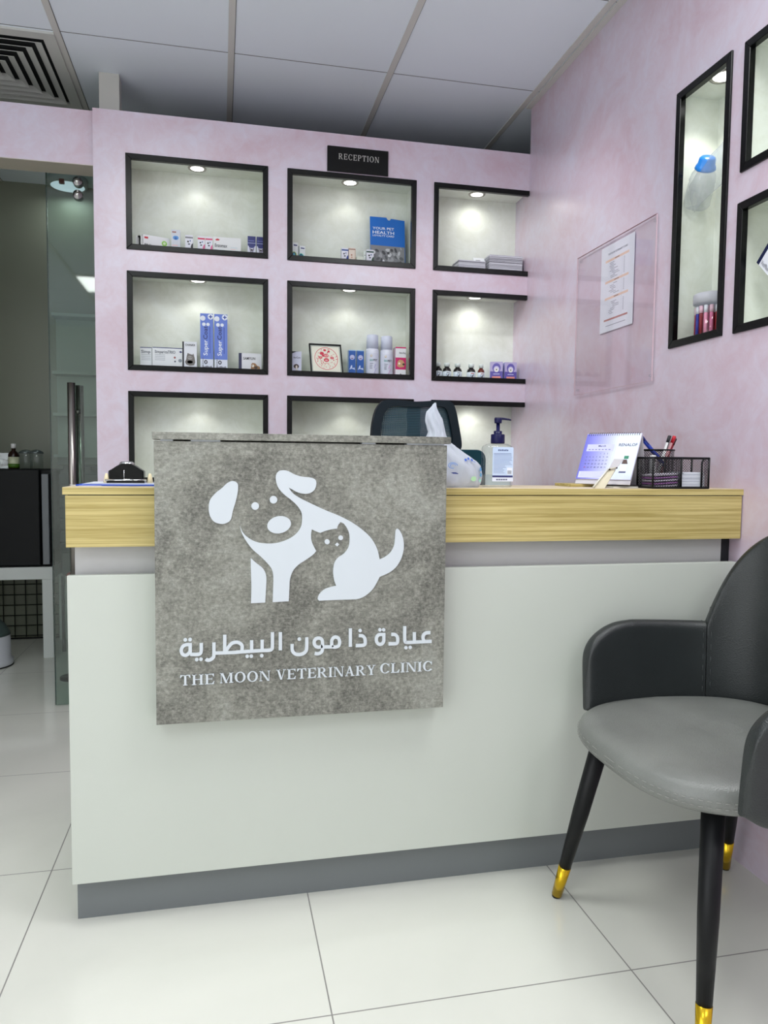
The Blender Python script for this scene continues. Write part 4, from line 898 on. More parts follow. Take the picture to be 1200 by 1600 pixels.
# top right niche: paper stacks
def stack(label, x0, x1, z0, z1, y0, y1, rot):
    n_ = int((z1 - z0) / 0.0022); m = MB(); rs = random.Random(int(x0 * 1000))
    for k in range(n_):
        z = z0 + (z1 - z0) * k / n_; j = rs.uniform(-0.002, 0.002); g_ = rs.choice([196, 210, 222, 180, 160])
        m.box(x0 + j, y0 + j, z, x1 + j, y1, z + (z1 - z0) / n_ * 0.86, (g_, g_, g_ + 10), rot=rot + rs.uniform(-0.01, 0.01))
    m.box(x0 + 0.004, y0 + 0.002, z0, x1 - 0.004, y1 - 0.002, z1 - 0.001, (150, 150, 160), rot=rot)
    o = m.build('paper_stack'); o['kind'] = ''; del o['kind']; tag(o, label, 'papers'); recenter(o); return o
stack('low stack of white leaflets on the left in the top right niche', 0.985, 1.105, F1, 1.868, YB + 0.03, YB + 0.115, 0.02)
stack('taller stack of white leaflets on the right in the top right niche', 1.122, 1.272, F1, 1.898, YB + 0.028, YB + 0.12, 0.0)
# a leaflet slanting between
pack('leaflet', 'single white leaflet propped against the taller paper stack', 'leaflet', 1.060, 1.110, 1.869, 1.893, y=YB + 0.05, d=0.002, body=(220, 224, 228), lean=0.6, art=[('r', (120, 124, 130), 0.2, 0.2, 0.6, 0.4)])
# middle left niche
for i, (a, b_) in enumerate(((-0.3060, -0.2620), (-0.2590, -0.1450))):
    pack('medicine_box', ['white tablet carton with navy top edge, leftmost in the middle left niche', 'wide white tablet carton with navy top edge beside the cat box'][i], 'box', a, b_, F2, 1.4515, y=YB + 0.062 - i * 0.012, rot=0.03 if i else 0, d=0.03, body=(220, 224, 228),
         art=[('r', NAVY, 0, 0.97, 1, 1.0), ('t', (70, 76, 90), 'SimparicaTRIO' if i else 'Simp', 0.08, 0.76, 0.12, 0.68 if i else 0.8)] + [('r', (180, 186, 192), 0.08, zz, 0.42 if i else 0.9, zz + 0.03) for zz in (0.68, 0.61, 0.54, 0.47)]
         + ([('c', (150, 80, 80), 0.74, 0.60, 0.035), ('c', (60, 70, 90), 0.75, 0.44, 0.03), ('c', (130, 140, 150), 0.92, 0.48, 0.06), ('p', NAVY, [(0.88, 0.84), (0.94, 0.88), (1, 0.84), (0.94, 0.8)]), ('r', (190, 20, 40), 0.02, 0.02, 0.22, 0.12)] if i else []) + [('r', (200, 120, 130), 0.1 + q * 0.1, 0.2, 0.13 + q * 0.1, 0.22) for q in range(4)])
pack('medicine_box', 'white carton with a grey long-haired cat picture and black spine', 'box', -0.1450, -0.0895, F2, 1.4775, y=YB + 0.045, d=0.035, body=(218, 222, 230), side=(20, 22, 30),
     art=[('r', (18, 20, 34), 0, 0, 0.11, 1), ('t', BLK, 'CHANAIX', 0.2, 0.86, 0.07, 0.68), ('p', (110, 106, 104), [(0.18, 0.34), (0.26, 0.26), (0.5, 0.22), (0.8, 0.24), (0.88, 0.34), (0.84, 0.48), (0.76, 0.62), (0.70, 0.58), (0.52, 0.60), (0.36, 0.63), (0.30, 0.54), (0.26, 0.42)]),
          ('c', (196, 196, 196), 0.52, 0.34, 0.2, 0.11, 1), ('c', (150, 148, 146), 0.52, 0.48, 0.17, 0.14, 2), ('c', BLK, 0.45, 0.49, 0.03, 0.03, 4), ('c', BLK, 0.60, 0.49, 0.03, 0.03, 4), ('r', BLK, 0.18, 0.02, 0.6, 0.06)])
for i, (a, b_) in enumerate(((-0.0762, -0.0262), (-0.0217, 0.0293))):
    pack('supplement_box', 'tall blue and white SuperCoat carton with vertical lettering, %s of the two' % ('left' if i == 0 else 'right'), 'box', a, b_, F2, 1.5925, y=YB + 0.055, d=0.05, body=(214, 220, 234), group='tall blue cartons',
         art=[('r', (98, 124, 206), 0.0, 0.24, 1, 1), ('v', (228, 234, 244), 'Super', 0.55, 0.30, 0.32, 0.26), ('v', (30, 36, 90), 'Coat', 0.55, 0.57, 0.32, 0.22), ('r', (50, 70, 160), 0.72, 0.34, 0.77, 0.78, 2),
              ('c', (224, 230, 240), 0.20, 0.92, 0.20, 0.20), ('c', (224, 230, 240), 0.80, 0.95, 0.22, 0.22), ('r', (60, 84, 180), 0.76, 0.92, 0.84, 0.98, 6), ('r', (60, 84, 180), 0.66, 0.942, 0.94, 0.958, 6), ('c', (224, 230, 240), 0.28, 0.82, 0.14, 0.14), ('c', (224, 230, 240), 0.60, 0.82, 0.13, 0.13),
              ('c', (30, 30, 40), 0.42, 0.19, 0.13, 0.16), ('c', (214, 220, 234), 0.42, 0.19, 0.05, 0.09, 2)] + [('r', (30, 30, 40), 0.16, 0.13 + q * 0.028, 0.24, 0.143 + q * 0.028) for q in range(5)]
         + [('p', (126, 128, 140), [(0.1, 0.09), (0.22, 0.06), (0.5, 0.05), (0.85, 0.06), (0.93, 0.1), (0.86, 0.13), (0.7, 0.115), (0.5, 0.13), (0.3, 0.11), (0.18, 0.13)])])
pack('medicine_box', 'white carton with brown dog picture and navy spine, rightmost in its niche', 'box', 0.0735, 0.1645, F2, 1.4425, y=YB + 0.05, rot=-0.03, d=0.04, body=(216, 218, 224), side=(24, 28, 66),
     art=[('r', (22, 26, 72), 0, 0, 0.13, 1), ('t', BLK, 'SAMYLIN', 0.2, 0.70, 0.12, 0.52), ('p', (150, 110, 70), [(0.52, 0.20), (0.55, 0.50), (0.60, 0.56), (0.72, 0.54), (0.80, 0.44), (0.92, 0.38), (0.95, 0.2), (0.85, 0.12), (0.6, 0.12)]), ('c', (226, 220, 210), 0.62, 0.42, 0.05, 0.06, 2), ('c', (60, 44, 36), 0.75, 0.34, 0.08, 0.06, 2), ('c', BLK, 0.60, 0.44, 0.015, 0.015, 4), ('r', BLK, 0.2, 0.05, 0.45, 0.1)])
# middle centre niche
pack('medicine_box', 'white carton with spaniel picture left of the black picture frame', 'box', 0.2835, 0.3250, F2, 1.4573, y=YB + 0.045, rot=0.0, d=0.07, body=(206, 210, 232), side=(210, 224, 224),
     art=[('p', (24, 24, 30), [(0, 1), (0, 0.9), (0.5, 0.99), (0.8, 1)]), ('t', BLK, 'AuriCare', 0.2, 0.72, 0.07, 0.7), ('c', (60, 40, 34), 0.50, 0.40, 0.26, 0.22), ('c', (222, 214, 208), 0.52, 0.36, 0.09, 0.2, 2), ('p', (206, 204, 208), [(0.4, 0.06), (0.4, 0.3), (0.66, 0.3), (0.8, 0.06)], 3), ('p', (90, 44, 30), [(0.5, 0.02), (1, 0.02), (1, 0.16), (0.6, 0.12)], 6)])
t = thing('picture_frame', 'black picture frame with a round red papercut leaning in the middle centre niche', 'picture', (0.43, YB + 0.04, F2))
fr = frame((0.3640, YB + 0.030, F2), (1, 0.02, -0.0), (-0.05, 0.25, 1)); W_, H_ = 0.134, 0.142
m = MB()
for p in ([(0, 0), (W_, 0), (W_ - 0.005, 0.020), (0.005, 0.020)], [(0, H_), (0.005, H_ - 0.006), (W_ - 0.005, H_ - 0.006), (W_, H_)], [(0, 0), (0.005, 0.02), (0.005, H_ - 0.006), (0, H_)], [(W_, 0), (W_, H_), (W_ - 0.005, H_ - 0.006), (W_ - 0.005, 0.02)]): m.prism(p, fr, -0.008, 0.004, M_BLACK)
for q in range(9): m.prism([(0.022 + q * 0.0062, 0.012), (0.026 + q * 0.0062, 0.012), (0.026 + q * 0.0062, 0.015), (0.022 + q * 0.0062, 0.015)], fr, 0.004, 0.0042, (170, 170, 170))
m.prism([(0.02, 0.0085), (0.092, 0.0085), (0.092, 0.0092), (0.02, 0.0092)], fr, 0.004, 0.0042, (110, 110, 110))
m.build('frame', t)
m = MB(); m.prism([(0.005, 0.02), (W_ - 0.005, 0.02), (W_ - 0.005, H_ - 0.006), (0.005, H_ - 0.006)], fr, -0.004, 0, (176, 184, 176)); m.prism([(0.010, 0.024), (W_ - 0.010, 0.024), (W_ - 0.010, H_ - 0.011), (0.010, H_ - 0.011)], fr, 0, 0.0006, (228, 228, 212)); m.build('backing_card', t)
m = MB(); RC = (206, 40, 70); cx, cz = W_ / 2 + 0.001, 0.079; ring_ = []
def ringp(r0, r1, a0, a1, n_, z=0.0010):
    for i in range(n_):
        A_, B_ = a0 + (a1 - a0) * i / n_, a0 + (a1 - a0) * (i + 1) / n_
        m.prism([(cx + r0 * math.cos(A_), cz + r0 * math.sin(A_)), (cx + r0 * math.cos(B_), cz + r0 * math.sin(B_)), (cx + r1 * math.cos(B_), cz + r1 * math.sin(B_)), (cx + r1 * math.cos(A_), cz + r1 * math.sin(A_))], fr, 0.0006, z, RC)
ringp(0.0485, 0.0465, 0, 2 * PI, 40)
rg = random.Random(11)
for k in range(120):
    a = rg.uniform(0, 2 * PI); r_ = rg.uniform(0.018, 0.044); s_ = rg.uniform(0.0008, 0.0020); m.prism(circle(cx + r_ * math.cos(a), cz + r_ * math.sin(a), s_, 6), fr, 0.0006, 0.0010, RC)
for qx, qz, s_ in ((0, 0.013, 0.0105), (-0.024, 0.004, 0.0075), (0.024, 0.004, 0.0075), (0, -0.006, 0.011), (-0.017, 0.022, 0.009), (-0.004, 0.036, 0.006), (0.012, 0.032, 0.005), (-0.012, 0.012, 0.006)):
    m.prism(circle(cx + qx, cz + qz, s_, 14, s_ * 0.75), fr, 0.0010, 0.0013, RC)
for qx, qz, s_ in ((0, 0.013, 0.007), (-0.024, 0.004, 0.0035), (0.024, 0.004, 0.0035), (0, -0.007, 0.005)):
    m.prism(circle(cx + qx, cz + qz, s_, 12, s_ * 0.6), fr, 0.0013, 0.0015, (228, 226, 212)); m.prism(circle(cx + qx, cz + qz, s_ * 0.45, 8), fr, 0.0015, 0.0017, RC)
m.build('papercut', t)
for i, (a, b_) in enumerate(((0.5214, 0.5500), (0.5564, 0.5850))):
    pack('medicine_box', 'slim deep blue carton in the middle centre niche, %s of the two' % ('left' if i == 0 else 'right'), 'box', a, b_, F2, 1.4728, y=YB + 0.045, d=0.03, body=(16, 82, 164), group='slim deep blue cartons', side=(150, 180, 215),
         art=[('r', (150, 190, 225), 0, 0.97, 1, 1), ('c', (180, 186, 220), 0.5, 0.74, 0.36, 0.36), ('c', (90, 60, 120), 0.5, 0.70, 0.2, 0.06, 2), ('p', (190, 205, 235), [(0.1, 0.30), (0.35, 0.46), (0.5, 0.46), (0.5, 0.36), (0.85, 0.38), (0.92, 0.30), (0.6, 0.33), (0.4, 0.34)])] + ([('c', (180, 200, 235), 0.3 + q * 0.2, 0.10 + 0.06 * (q % 2), 0.07) for q in range(3)] if i else []))
def shampoo(label, xc, w_, y, h, tint):
    t = thing('shampoo_bottle', label, 'bottle', (xc, y, F2), 'white shampoo bottles')
    m = MB(); r = w_ / 2; B_ = mat('bottle_white', rgb(214, 218, 232), 0.35)
    m.lathe((xc, y, F2), [(r * 0.94, 0), (r, 0.004), (r, h * 0.60), (r * 0.97, h * 0.66), (r * 0.90, h * 0.685)], B_, 28); m.build('body', t)
    m = MB(); m.lathe((xc, y, F2), [(r * 0.90, h * 0.69), (r * 0.88, h * 0.98), (r * 0.80, h), (0.0001, h)], mat('cap_white', rgb(204, 210, 228), 0.3), 28); m.build('cap', t)
    m = MB()
    def lab_(a0, a1, z0, z1, c_, off=0.0005):
        k = 8; P = [[Vector((xc + (r + off) * math.sin(a0 + (a1 - a0) * i / k), y - (r + off) * math.cos(a0 + (a1 - a0) * i / k), F2 + z)) for z in (z0, z1)] for i in range(k + 1)]
        m.grid(P, c_)
    lab_(-0.9, 0.9, 0.012, h * 0.58, (206, 210, 226))
    fr_ = (Vector((xc, y - r - 0.0016, F2)), Vector((1, 0, 0)), Vector((0, 0, 1)), Vector((0, -1, 0)))
    text(m, 'BIO', fr_, -0.016, h * 0.40, 0.0085, (110, 175, 170), width=0.014, bold=True, t=0.0); text(m, 'PET', fr_, -0.0005, h * 0.40, 0.0085, (60, 64, 80), width=0.017, bold=True, t=0.0)
    m.prism(circle(-0.010, h * 0.52, 0.0042, 14), fr_, -0.0006, 0, (214, 190, 110)); m.prism(circle(-0.010, h * 0.52, 0.0028, 12), fr_, -0.0006, 0.0003, (214, 216, 228))
    for q, (wq, zq) in enumerate(((0.016, 0.345), (0.012, 0.30), (0.010, 0.265), (0.011, 0.23), (0.013, 0.09))): m.prism([(-0.016, h * zq), (-0.016 + wq, h * zq), (-0.016 + wq, h * zq + 0.0016), (-0.016, h * zq + 0.0016)], fr_, -0.0006, 0.0002, (110, 116, 134))
    for q in range(7): m.prism(circle(0.004 + 0.0025 * (q % 4), h * (0.14 + 0.03 * q), 0.0017, 8), fr_, -0.0009, 0.0002, tint)
    m.build('label', t)
shampoo('left one of the two white shampoo bottles, with lilac print', 0.6257, 0.0560, YB + 0.072, 0.185, (150, 140, 200))
shampoo('right one of the two white shampoo bottles, with pink print', 0.6873, 0.0545, YB + 0.072, 0.182, (210, 120, 190))
pack('medicine_box', 'white and magenta carton beside the shampoo bottles', 'box', 0.7215, 0.7665, F2, 1.4945, y=YB + 0.05, d=0.045, body=(222, 222, 228), side=(226, 200, 214), 
     art=[('r', (196, 20, 100), 0, 0.32, 1, 0.68), ('r', (196, 20, 100), 0, 0.96, 1, 1), ('t', BLK, 'Derm-Dog', 0.35, 0.80, 0.05, 0.6), ('p', (196, 150, 110), [(0.15, 0.42), (0.2, 0.56), (0.4, 0.62), (0.7, 0.6), (0.9, 0.5), (0.8, 0.4), (0.4, 0.38)], 2), ('c', (60, 40, 36), 0.78, 0.48, 0.12, 0.10, 5), ('c', (236, 226, 214), 0.36, 0.50, 0.10, 0.10, 5), ('c', BLK, 0.5, 0.18, 0.05, 0.05), ('r', (150, 150, 156), 0.38, 0.1, 0.64, 0.11)])
# middle right niche: syrup bottles + two purple boxes
M_BG = mat('amber_dark', rgb(24, 20, 20), 0.1); M_BG2 = mat('amber_red', rgb(96, 34, 20), 0.1)
def syrup(label, xc, mt, tint, r=0.0185):
    y = YB + 0.052; h = 0.079
    t = thing('syrup_bottle', label, 'bottle', (xc, y, F2), 'small syrup bottles in the middle right niche')
    m = MB(); m.lathe((xc, y, F2), [(r * 0.95, 0), (r, 0.003), (r, 0.046), (r * 0.85, 0.055), (r * 0.5, 0.060), (r * 0.48, 0.064)], mt, 24); m.build('body', t)
    m = MB(); m.lathe((xc, y, F2), [(r * 0.66, 0.063), (r * 0.68, h - 0.001), (r * 0.6, h), (0.0001, h)], mat('cap_pale', rgb(206, 216, 214), 0.4), 20); m.build('cap', t)
    m = MB(); m.lathe((xc, y, F2), [(r + 0.0004, 0.012), (r + 0.0004, 0.043)], (206, 216, 226), 24)
    fr_ = (Vector((xc, y - r - 0.0010, F2)), Vector((1, 0, 0)), Vector((0, 0, 1)), Vector((0, -1, 0)))
    m.prism([(-0.007, 0.036), (0.007, 0.036), (0.007, 0.0385), (-0.007, 0.0385)], fr_, -0.0004, 0.0002, tint)
    m.prism([(-0.004, 0.018), (0.001, 0.020), (0.002, 0.027), (0.006, 0.032), (0.004, 0.033), (0.000, 0.029), (-0.003, 0.024)], fr_, -0.0004, 0.0002, (30, 32, 44))
    for q in range(3): m.prism([(-0.010, 0.031 - q * 0.003), (-0.004, 0.031 - q * 0.003), (-0.004, 0.0318 - q * 0.003), (-0.010, 0.0318 - q * 0.003)], fr_, -0.0004, 0.0002, (100, 140, 190))
    m.build('label', t)
for i, (xc, lb) in enumerate(((0.9075, 'leftmost of the five, half behind the black trim'), (0.9480, 'second from the left of five'), (0.9960, 'the middle one of five'), (1.0570, 'second from the right of five'))):
    syrup('dark syrup bottle with pale cap, ' + lb, xc, M_BG, (40, 44, 60) if i != 3 else (180, 50, 60))
syrup('reddish-brown syrup bottle with pale cap beside the purple boxes', 1.1020, M_BG2, (150, 60, 50), 0.0150)
for i, (a, b_) in enumerate(((1.1450, 1.1990), (1.2110, 1.2640))):
    pack('medicine_box', ['purple and lilac carton with pale side next to the syrup bottles', 'purple and lilac carton with orange lettering against the side wall'][i], 'box', a, b_, F2, 1.4500, y=YB + 0.05, rot=-0.32 if i == 0 else -0.12, d=0.05, body=(86, 74, 160), side=(196, 196, 232), group='purple cartons',
         art=[('r', (176, 166, 206), 0, 0.56, 1, 1), ('c', (96, 86, 168), 0.5, 0.72, 0.33, 0.38), ('c', (206, 200, 226), 0.5, 0.66, 0.22, 0.24, 2), ('c', (228, 226, 220), 0.5, 0.62, 0.14, 0.16, 3), ('c', (40, 36, 60), 0.5, 0.64, 0.05, 0.06, 5), ('r', (222, 140, 130), 0.15, 0.24, 0.84, 0.33), ('r', (200, 200, 230), 0.25, 0.42, 0.75, 0.45)])

# ================================================================== SIDE WALL NICHES
# hanging plastic bag with an empty bottle, stands on a clear shelf
t = thing('pill_tub', 'clear tub of red and pink tubes at the bottom of the tall niche', 'tub', (XR + 0.060, 1.868, 1.3505))
c0 = (XR + 0.062, 1.868, 1.3510)
m = MB(); m.lathe(c0, [(0.0001, 0), (0.045, 0), (0.047, 0.004), (0.048, 0.110)], M_CLEAR, 28); m.build('tub_wall', t)
m = MB(); m.lathe(c0, [(0.050, 0.108), (0.0505, 0.132), (0.047, 0.136), (0.0001, 0.137)], trans('frosted_lid', (0.9, 0.92, 0.95, 1), 0.06, 0.2, 0.75, rgb(226, 226, 236)), 28); m.build('lid', t)
k_ = 0; cols_ = [(160, 18, 44), (130, 14, 30), (214, 110, 150), (190, 34, 60), (28, 40, 150), (236, 150, 180), (150, 20, 40)]
for ring_r, cnt in ((0.040, 17), (0.0285, 12), (0.016, 6)):
    for i in range(cnt):
        a = 2 * PI * i / cnt; m = MB(); cc_ = cols_[(k_ * 3 + i) % 7]; k_ += 1
        px_, py_ = c0[0] + ring_r * math.cos(a), c0[1] + ring_r * math.sin(a)
        m.lathe((px_, py_, c0[2] + 0.002), [(0.0052, 0), (0.0052, 0.072), (0.0048, 0.078)], cc_, 10)
        m.lathe((px_, py_, c0[2] + 0.080), [(0.0055, 0), (0.0055, 0.020), (0.0001, 0.021)], (232, 190, 204) if i % 2 else (224, 224, 232), 10)
        m.build('tube', t)
t = thing('hanging_bottle_bag', 'clear pouch holding an empty blue capped bottle in the tall niche', 'bag', (XR + 0.07, 1.88, 1.73))
def ax(p, q): return (Vector(q) - Vector(p)).normalized()
A0, A1 = Vector((XR + 0.062, 1.960, 1.755)), Vector((XR + 0.036, 1.875, 1.860))
d_ = (A1 - A0).normalized()
m = MB(); m.lathe(A0, [(0.0001, 0), (0.030, 0.0), (0.036, 0.008), (0.036, 0.062), (0.034, 0.068), (0.036, 0.074), (0.033, 0.092), (0.022, 0.110), (0.017, 0.118)], M_FILM, 28, axis=d_); m.build('empty_bottle', t)
m = MB(); CB = mat('cap_blue', rgb(30, 130, 220), 0.3)
m.lathe(A0 + d_ * 0.104, [(0.0265, 0), (0.029, 0.003), (0.026, 0.012), (0.0235, 0.014), (0.022, 0.030), (0.018, 0.034), (0.0001, 0.035)], CB, 28, axis=d_); m.build('bottle_cap', t)
m = MB(); Pg = []
bagp = [((1.992, 1.738), (1.995, 1.80)), ((1.955, 1.748), (1.955, 1.845)), ((1.90, 1.762), (1.90, 1.872)), ((1.85, 1.775), (1.85, 1.885)), ((1.80, 1.80), (1.81, 1.90)), ((1.765, 1.845), (1.77, 1.912))]
for s_ in (-1, 1):
    P = []
    for i, ((ya, za), (yb_, zb)) in enumerate(bagp):
        row = []
        ya = min(ya, 1.962); yb_ = min(yb_, 1.962)
        for k in range(9):
            q = k / 8; bul = math.sin(PI * q) * 0.040 * math.sin(PI * min(0.95, max(0.05, i / 5.0)))
            row.append(Vector((XR + 0.058 + s_ * bul + 0.003 * math.sin(i * 2.1 + k * 1.7), ya + (yb_ - ya) * q, za + (zb - za) * q)))
        P.append(row)
    m.grid(P, M_FILM)
m.build('plastic_pouch', t, recalc=False)
m = MB(); m.tube([(XR + 0.058, 1.785, 1.905), (XR + 0.058, 1.78, 1.98), (XR + 0.06, 1.78, 2.062)], 0.0008, M_CLEAR, 6); m.build('hanging_thread', t)
t = thing('clear_cup_bag', 'clear cup with a yellow tag hanging behind the blue capped bottle', 'bag', (XR + 0.09, 1.80, 1.66))
m = MB(); m.lathe((XR + 0.092, 1.800, 1.665), [(0.0001, 0), (0.024, 0.0), (0.027, 0.02), (0.029, 0.06), (0.022, 0.075)], M_FILM, 24); m.build('cup', t)
m = MB(); m.box(XR + 0.058, 1.770, 1.730, XR + 0.060, 1.790, 1.770, (222, 210, 90)); m.build('tag', t)
m = MB(); m.tube([(XR + 0.092, 1.800, 1.74), (XR + 0.092, 1.80, 2.06)], 0.0008, M_CLEAR, 6); m.build('hanging_thread', t)
# tilted booklet in the lower niche
t = thing('tilted_booklet', 'white card with a navy edge hanging tilted in the lower side wall niche', 'card', (XR + 0.02, 1.55, 1.47))
B = Vector((XR + 0.030, 1.655, 1.517)); ua = Vector((0, -0.70, -0.71)).normalized(); va = Vector((0, -0.71, 0.70)).normalized(); va = (va - ua * va.dot(ua)).normalized(); nn_ = Vector((-1, 0, 0))
fr = (B, ua, va, nn_)
m = MB(); m.prism([(0, 0), (0.11, 0), (0.11, 0.11), (0, 0.11)], fr, -0.018, 0, (226, 228, 238)); m.build('card', t)
m = MB(); m.prism([(-0.0005, 0), (0.010, 0), (0.010, 0.11), (-0.0005, 0.11)], fr, -0.0185, 0.0006, (16, 26, 66)); m.build('navy_edge', t)
m = MB(); text(m, 'VetPlus', fr, 0.014, 0.006, 0.010, (90, 92, 110), width=0.036, t=0.0008); m.build('print', t)
m = MB(); m.tube([(XR + 0.04, 1.577, 1.594), (XR + 0.04, 1.577, 1.665)], 0.0008, M_CLEAR, 6); m.build('hanging_thread', t)

# ================================================================== ON THE COUNTER
CZ = ZTP + 0.0006
# clipboard with clip
t = thing('clipboard', 'blue clipboard with a black and chrome clip at the left end of the counter', 'clipboard', (-0.20, 1.77, CZ))
m = MB(); m.box(-0.305, 1.705, CZ, -0.08, 1.865, CZ + 0.003, (30, 76, 190)); m.build('board', t, bevel=0.001)
m = MB()
for q in range(3): m.box(-0.293 + q * 0.002, 1.712, CZ + 0.003 + q * 0.0009, -0.085, 1.86 - q * 0.002, CZ + 0.0038 + q * 0.0009, (218, 222, 232), rot=0.01 * q)
m.build('paper', t)
cy = 1.765
m = MB()
prof = [(-0.0375, 0.0), (0.0375, 0.0), (0.0375, 0.020), (0.030, 0.024), (0.020, 0.031), (0.010, 0.0365), (-0.010, 0.0365), (-0.020, 0.031), (-0.030, 0.024), (-0.0375, 0.020)]
m.prism(prof, (Vector((-0.206, cy, CZ + 0.0125)), Vector((1, 0, 0)), Vector((0, 0, 1)), Vector((0, -1, 0))), -0.020, 0.020, M_BLACK); m.build('clip_body', t, bevel=0.002)
m = MB(); m.lathe((-0.206, cy, CZ + 0.049), [(0.0001, 0.005), (0.010, 0.004), (0.014, 0.0), (0.013, -0.004), (0.0001, -0.005)], M_CHROME, 20, sx=1.2); m.tube([(-0.250, cy - 0.021, CZ + 0.0115), (-0.162, cy - 0.021, CZ + 0.0115)], 0.0028, M_CHROME, 10)
m.tube([(-0.210, cy - 0.0212, CZ + 0.013), (-0.210, cy - 0.0212, CZ + 0.034)], 0.0009, M_CHROME, 8)
m.box(-0.246, cy - 0.028, CZ + 0.004, -0.166, cy - 0.018, CZ + 0.010, M_BLACK)
m.build('chrome_lever', t)
m = MB(); m.box(-0.262, 1.80, CZ + 0.0055, -0.10, 1.86, CZ + 0.0075, M_BPLA); m.box(-0.262, 1.855, CZ + 0.0075, -0.10, 1.86, CZ + 0.016, M_BPLA); m.build('backing_bar', t)
for i, x in enumerate((-0.2475, -0.155)):
    o_ = MB(); o_.lathe((x, 1.748, CZ + 0.006), [(0.0065, 0), (0.0050, 0.012), (0.0028, 0.020), (0.0001, 0.0215)], mat('pale_wood', rgb(222, 208, 172), 0.5), 14)
    q_ = o_.build('wooden_peg'); tag(q_, ['small pale wooden peg left of the black clip', 'small pale wooden peg between the black clip and the sign'][i], 'peg', 'wooden pegs by the clip'); recenter(q_)
m = MB(); m.box(-0.300, 1.70, CZ, -0.22, 1.78, CZ + 0.0008, (216, 218, 226), rot=0.5)
q_ = m.build('loose_paper'); q_.location = (-0.012, 0.0, 0); tag(q_, 'loose white sheet sticking out past the left end of the blue clipboard', 'paper'); recenter(q_)

# plastic bag
t = thing('plastic_bag', 'tied white plastic bag with blue and green printed motifs standing behind the sign', 'plastic bag', (0.535, 1.715, CZ))
rings = [(0.0, .460, .610, .036), (0.006, .452, .6185, .045), (.030, .450, .6190, .050), (.052, .452, .6150, .046), (.072, .456, .592, .038), (.092, .462, .560, .030), (.108, .468, .534, .024), (.124, .487, .526, .018),
         (.140, .482, .524, .015), (.156, .477, .520, .012), (.169, .477, .515, .010), (.180, .481, .508, .007), (.190, .489, .5035, .004), (.198, .496, .5030, .002), (.2005, .498, .5025, .0015)]
BY = 1.715; P = []; NS = 64
def bag_r(i, z): return 1
for (z, xa, xb, ry) in rings:
    row = []
    for k in range(NS):
        a = 2 * PI * k / NS; cx = (xa + xb) / 2; rx = (xb - xa) / 2
        wob = 1 + (0.10 * math.sin(7 * a + z * 70) + 0.06 * math.sin(15 * a - z * 110)) * (1 if ry > 0.03 else 1.4) * (0.0 if z == 0 else 1)
        row.append(Vector((cx + rx * math.cos(a) * (1 - 0.5 * (1 - wob)) , BY + ry * math.sin(a) * wob, CZ + z)))
    P.append(row)
m = MB(); m.grid(P, M_BAGW, closed_v=True); m.add([p for p in P[0]], [tuple(range(NS))], M_BAGW); m.add([p for p in P[-1]], [tuple(range(NS))], M_BAGW)
o = m.build('bag_body', t)
md = o.modifiers.new('Sub', 'SUBSURF'); md.levels = 1; md.render_levels = 1
tx = bpy.data.textures.new('crumple', 'CLOUDS'); tx.noise_scale = 0.010
dm = o.modifiers.new('Crumple', 'DISPLACE'); dm.texture = tx; dm.strength = 0.0055; dm.texture_coords = 'LOCAL'
def bag_pt(x, z, off=0.005):
    for i in range(len(rings) - 1):
        if rings[i][0] <= z <= rings[i + 1][0]:
            q = (z - rings[i][0]) / (rings[i + 1][0] - rings[i][0]); r = [rings[i][j] + (rings[i + 1][j] - rings[i][j]) * q for j in range(4)]
            cx = (r[1] + r[2]) / 2; rx = (r[2] - r[1]) / 2; s_ = max(0, 1 - ((x - cx) / rx) ** 2)
            return Vector((x, BY - r[3] * math.sqrt(s_) - off, CZ + z))
    return Vector((x, BY, CZ + z))
def bagpatch(pts, c_):
    m = MB(); m.add([bag_pt(*p) for p in pts], [tuple(range(len(pts)))], c_); m.build('printed_motif', t)
for fx, fz in ((0.5655, 0.0655), (0.5745, 0.0685), (0.5845, 0.0655)):
    bagpatch([(fx + 0.0045 * (1 if q % 2 == 0 else 0.5) * math.cos(2 * PI * q / 10 + PI / 2), fz + 0.0045 * (1 if q % 2 == 0 else 0.5) * math.sin(2 * PI * q / 10 + PI / 2)) for q in range(10)], (36, 88, 190))
bagpatch([(0.589, 0.0625), (0.595, 0.0605), (0.594, 0.0595), (0.588, 0.0615)], (36, 88, 190))
m = MB()
for r_ in (0.011, 0.0065): m.tube([bag_pt(0.531 + r_ * math.cos(q), 0.052 + r_ * 0.6 * math.sin(q), 0.0045) for q in [2 * PI * i / 18 for i in range(15 if r_ > .01 else 12)]], 0.0007, (96, 150, 224), 5)
m.build('printed_swirl', t)
bagpatch([(0.525, 0.0350), (0.531, 0.0325), (0.543, 0.0320), (0.543, 0.0335), (0.537, 0.0360), (0.530, 0.0362)], (30, 50, 120))
bagpatch([(0.604, 0.040), (0.611, 0.038), (0.613, 0.046), (0.608, 0.050)], (70, 150, 210)); bagpatch([(0.603, 0.028), (0.610, 0.024), (0.612, 0.032), (0.606, 0.036)], (90, 160, 200))
bagpatch([(0.585 + 0.008 * math.cos(2 * PI * q / 12), 0.021 + 0.006 * math.sin(2 * PI * q / 12)) for q in range(12)], (176, 222, 180))
bagpatch([(0.600, 0.016), (0.608, 0.012), (0.611, 0.018), (0.604, 0.022)], (160, 214, 206))

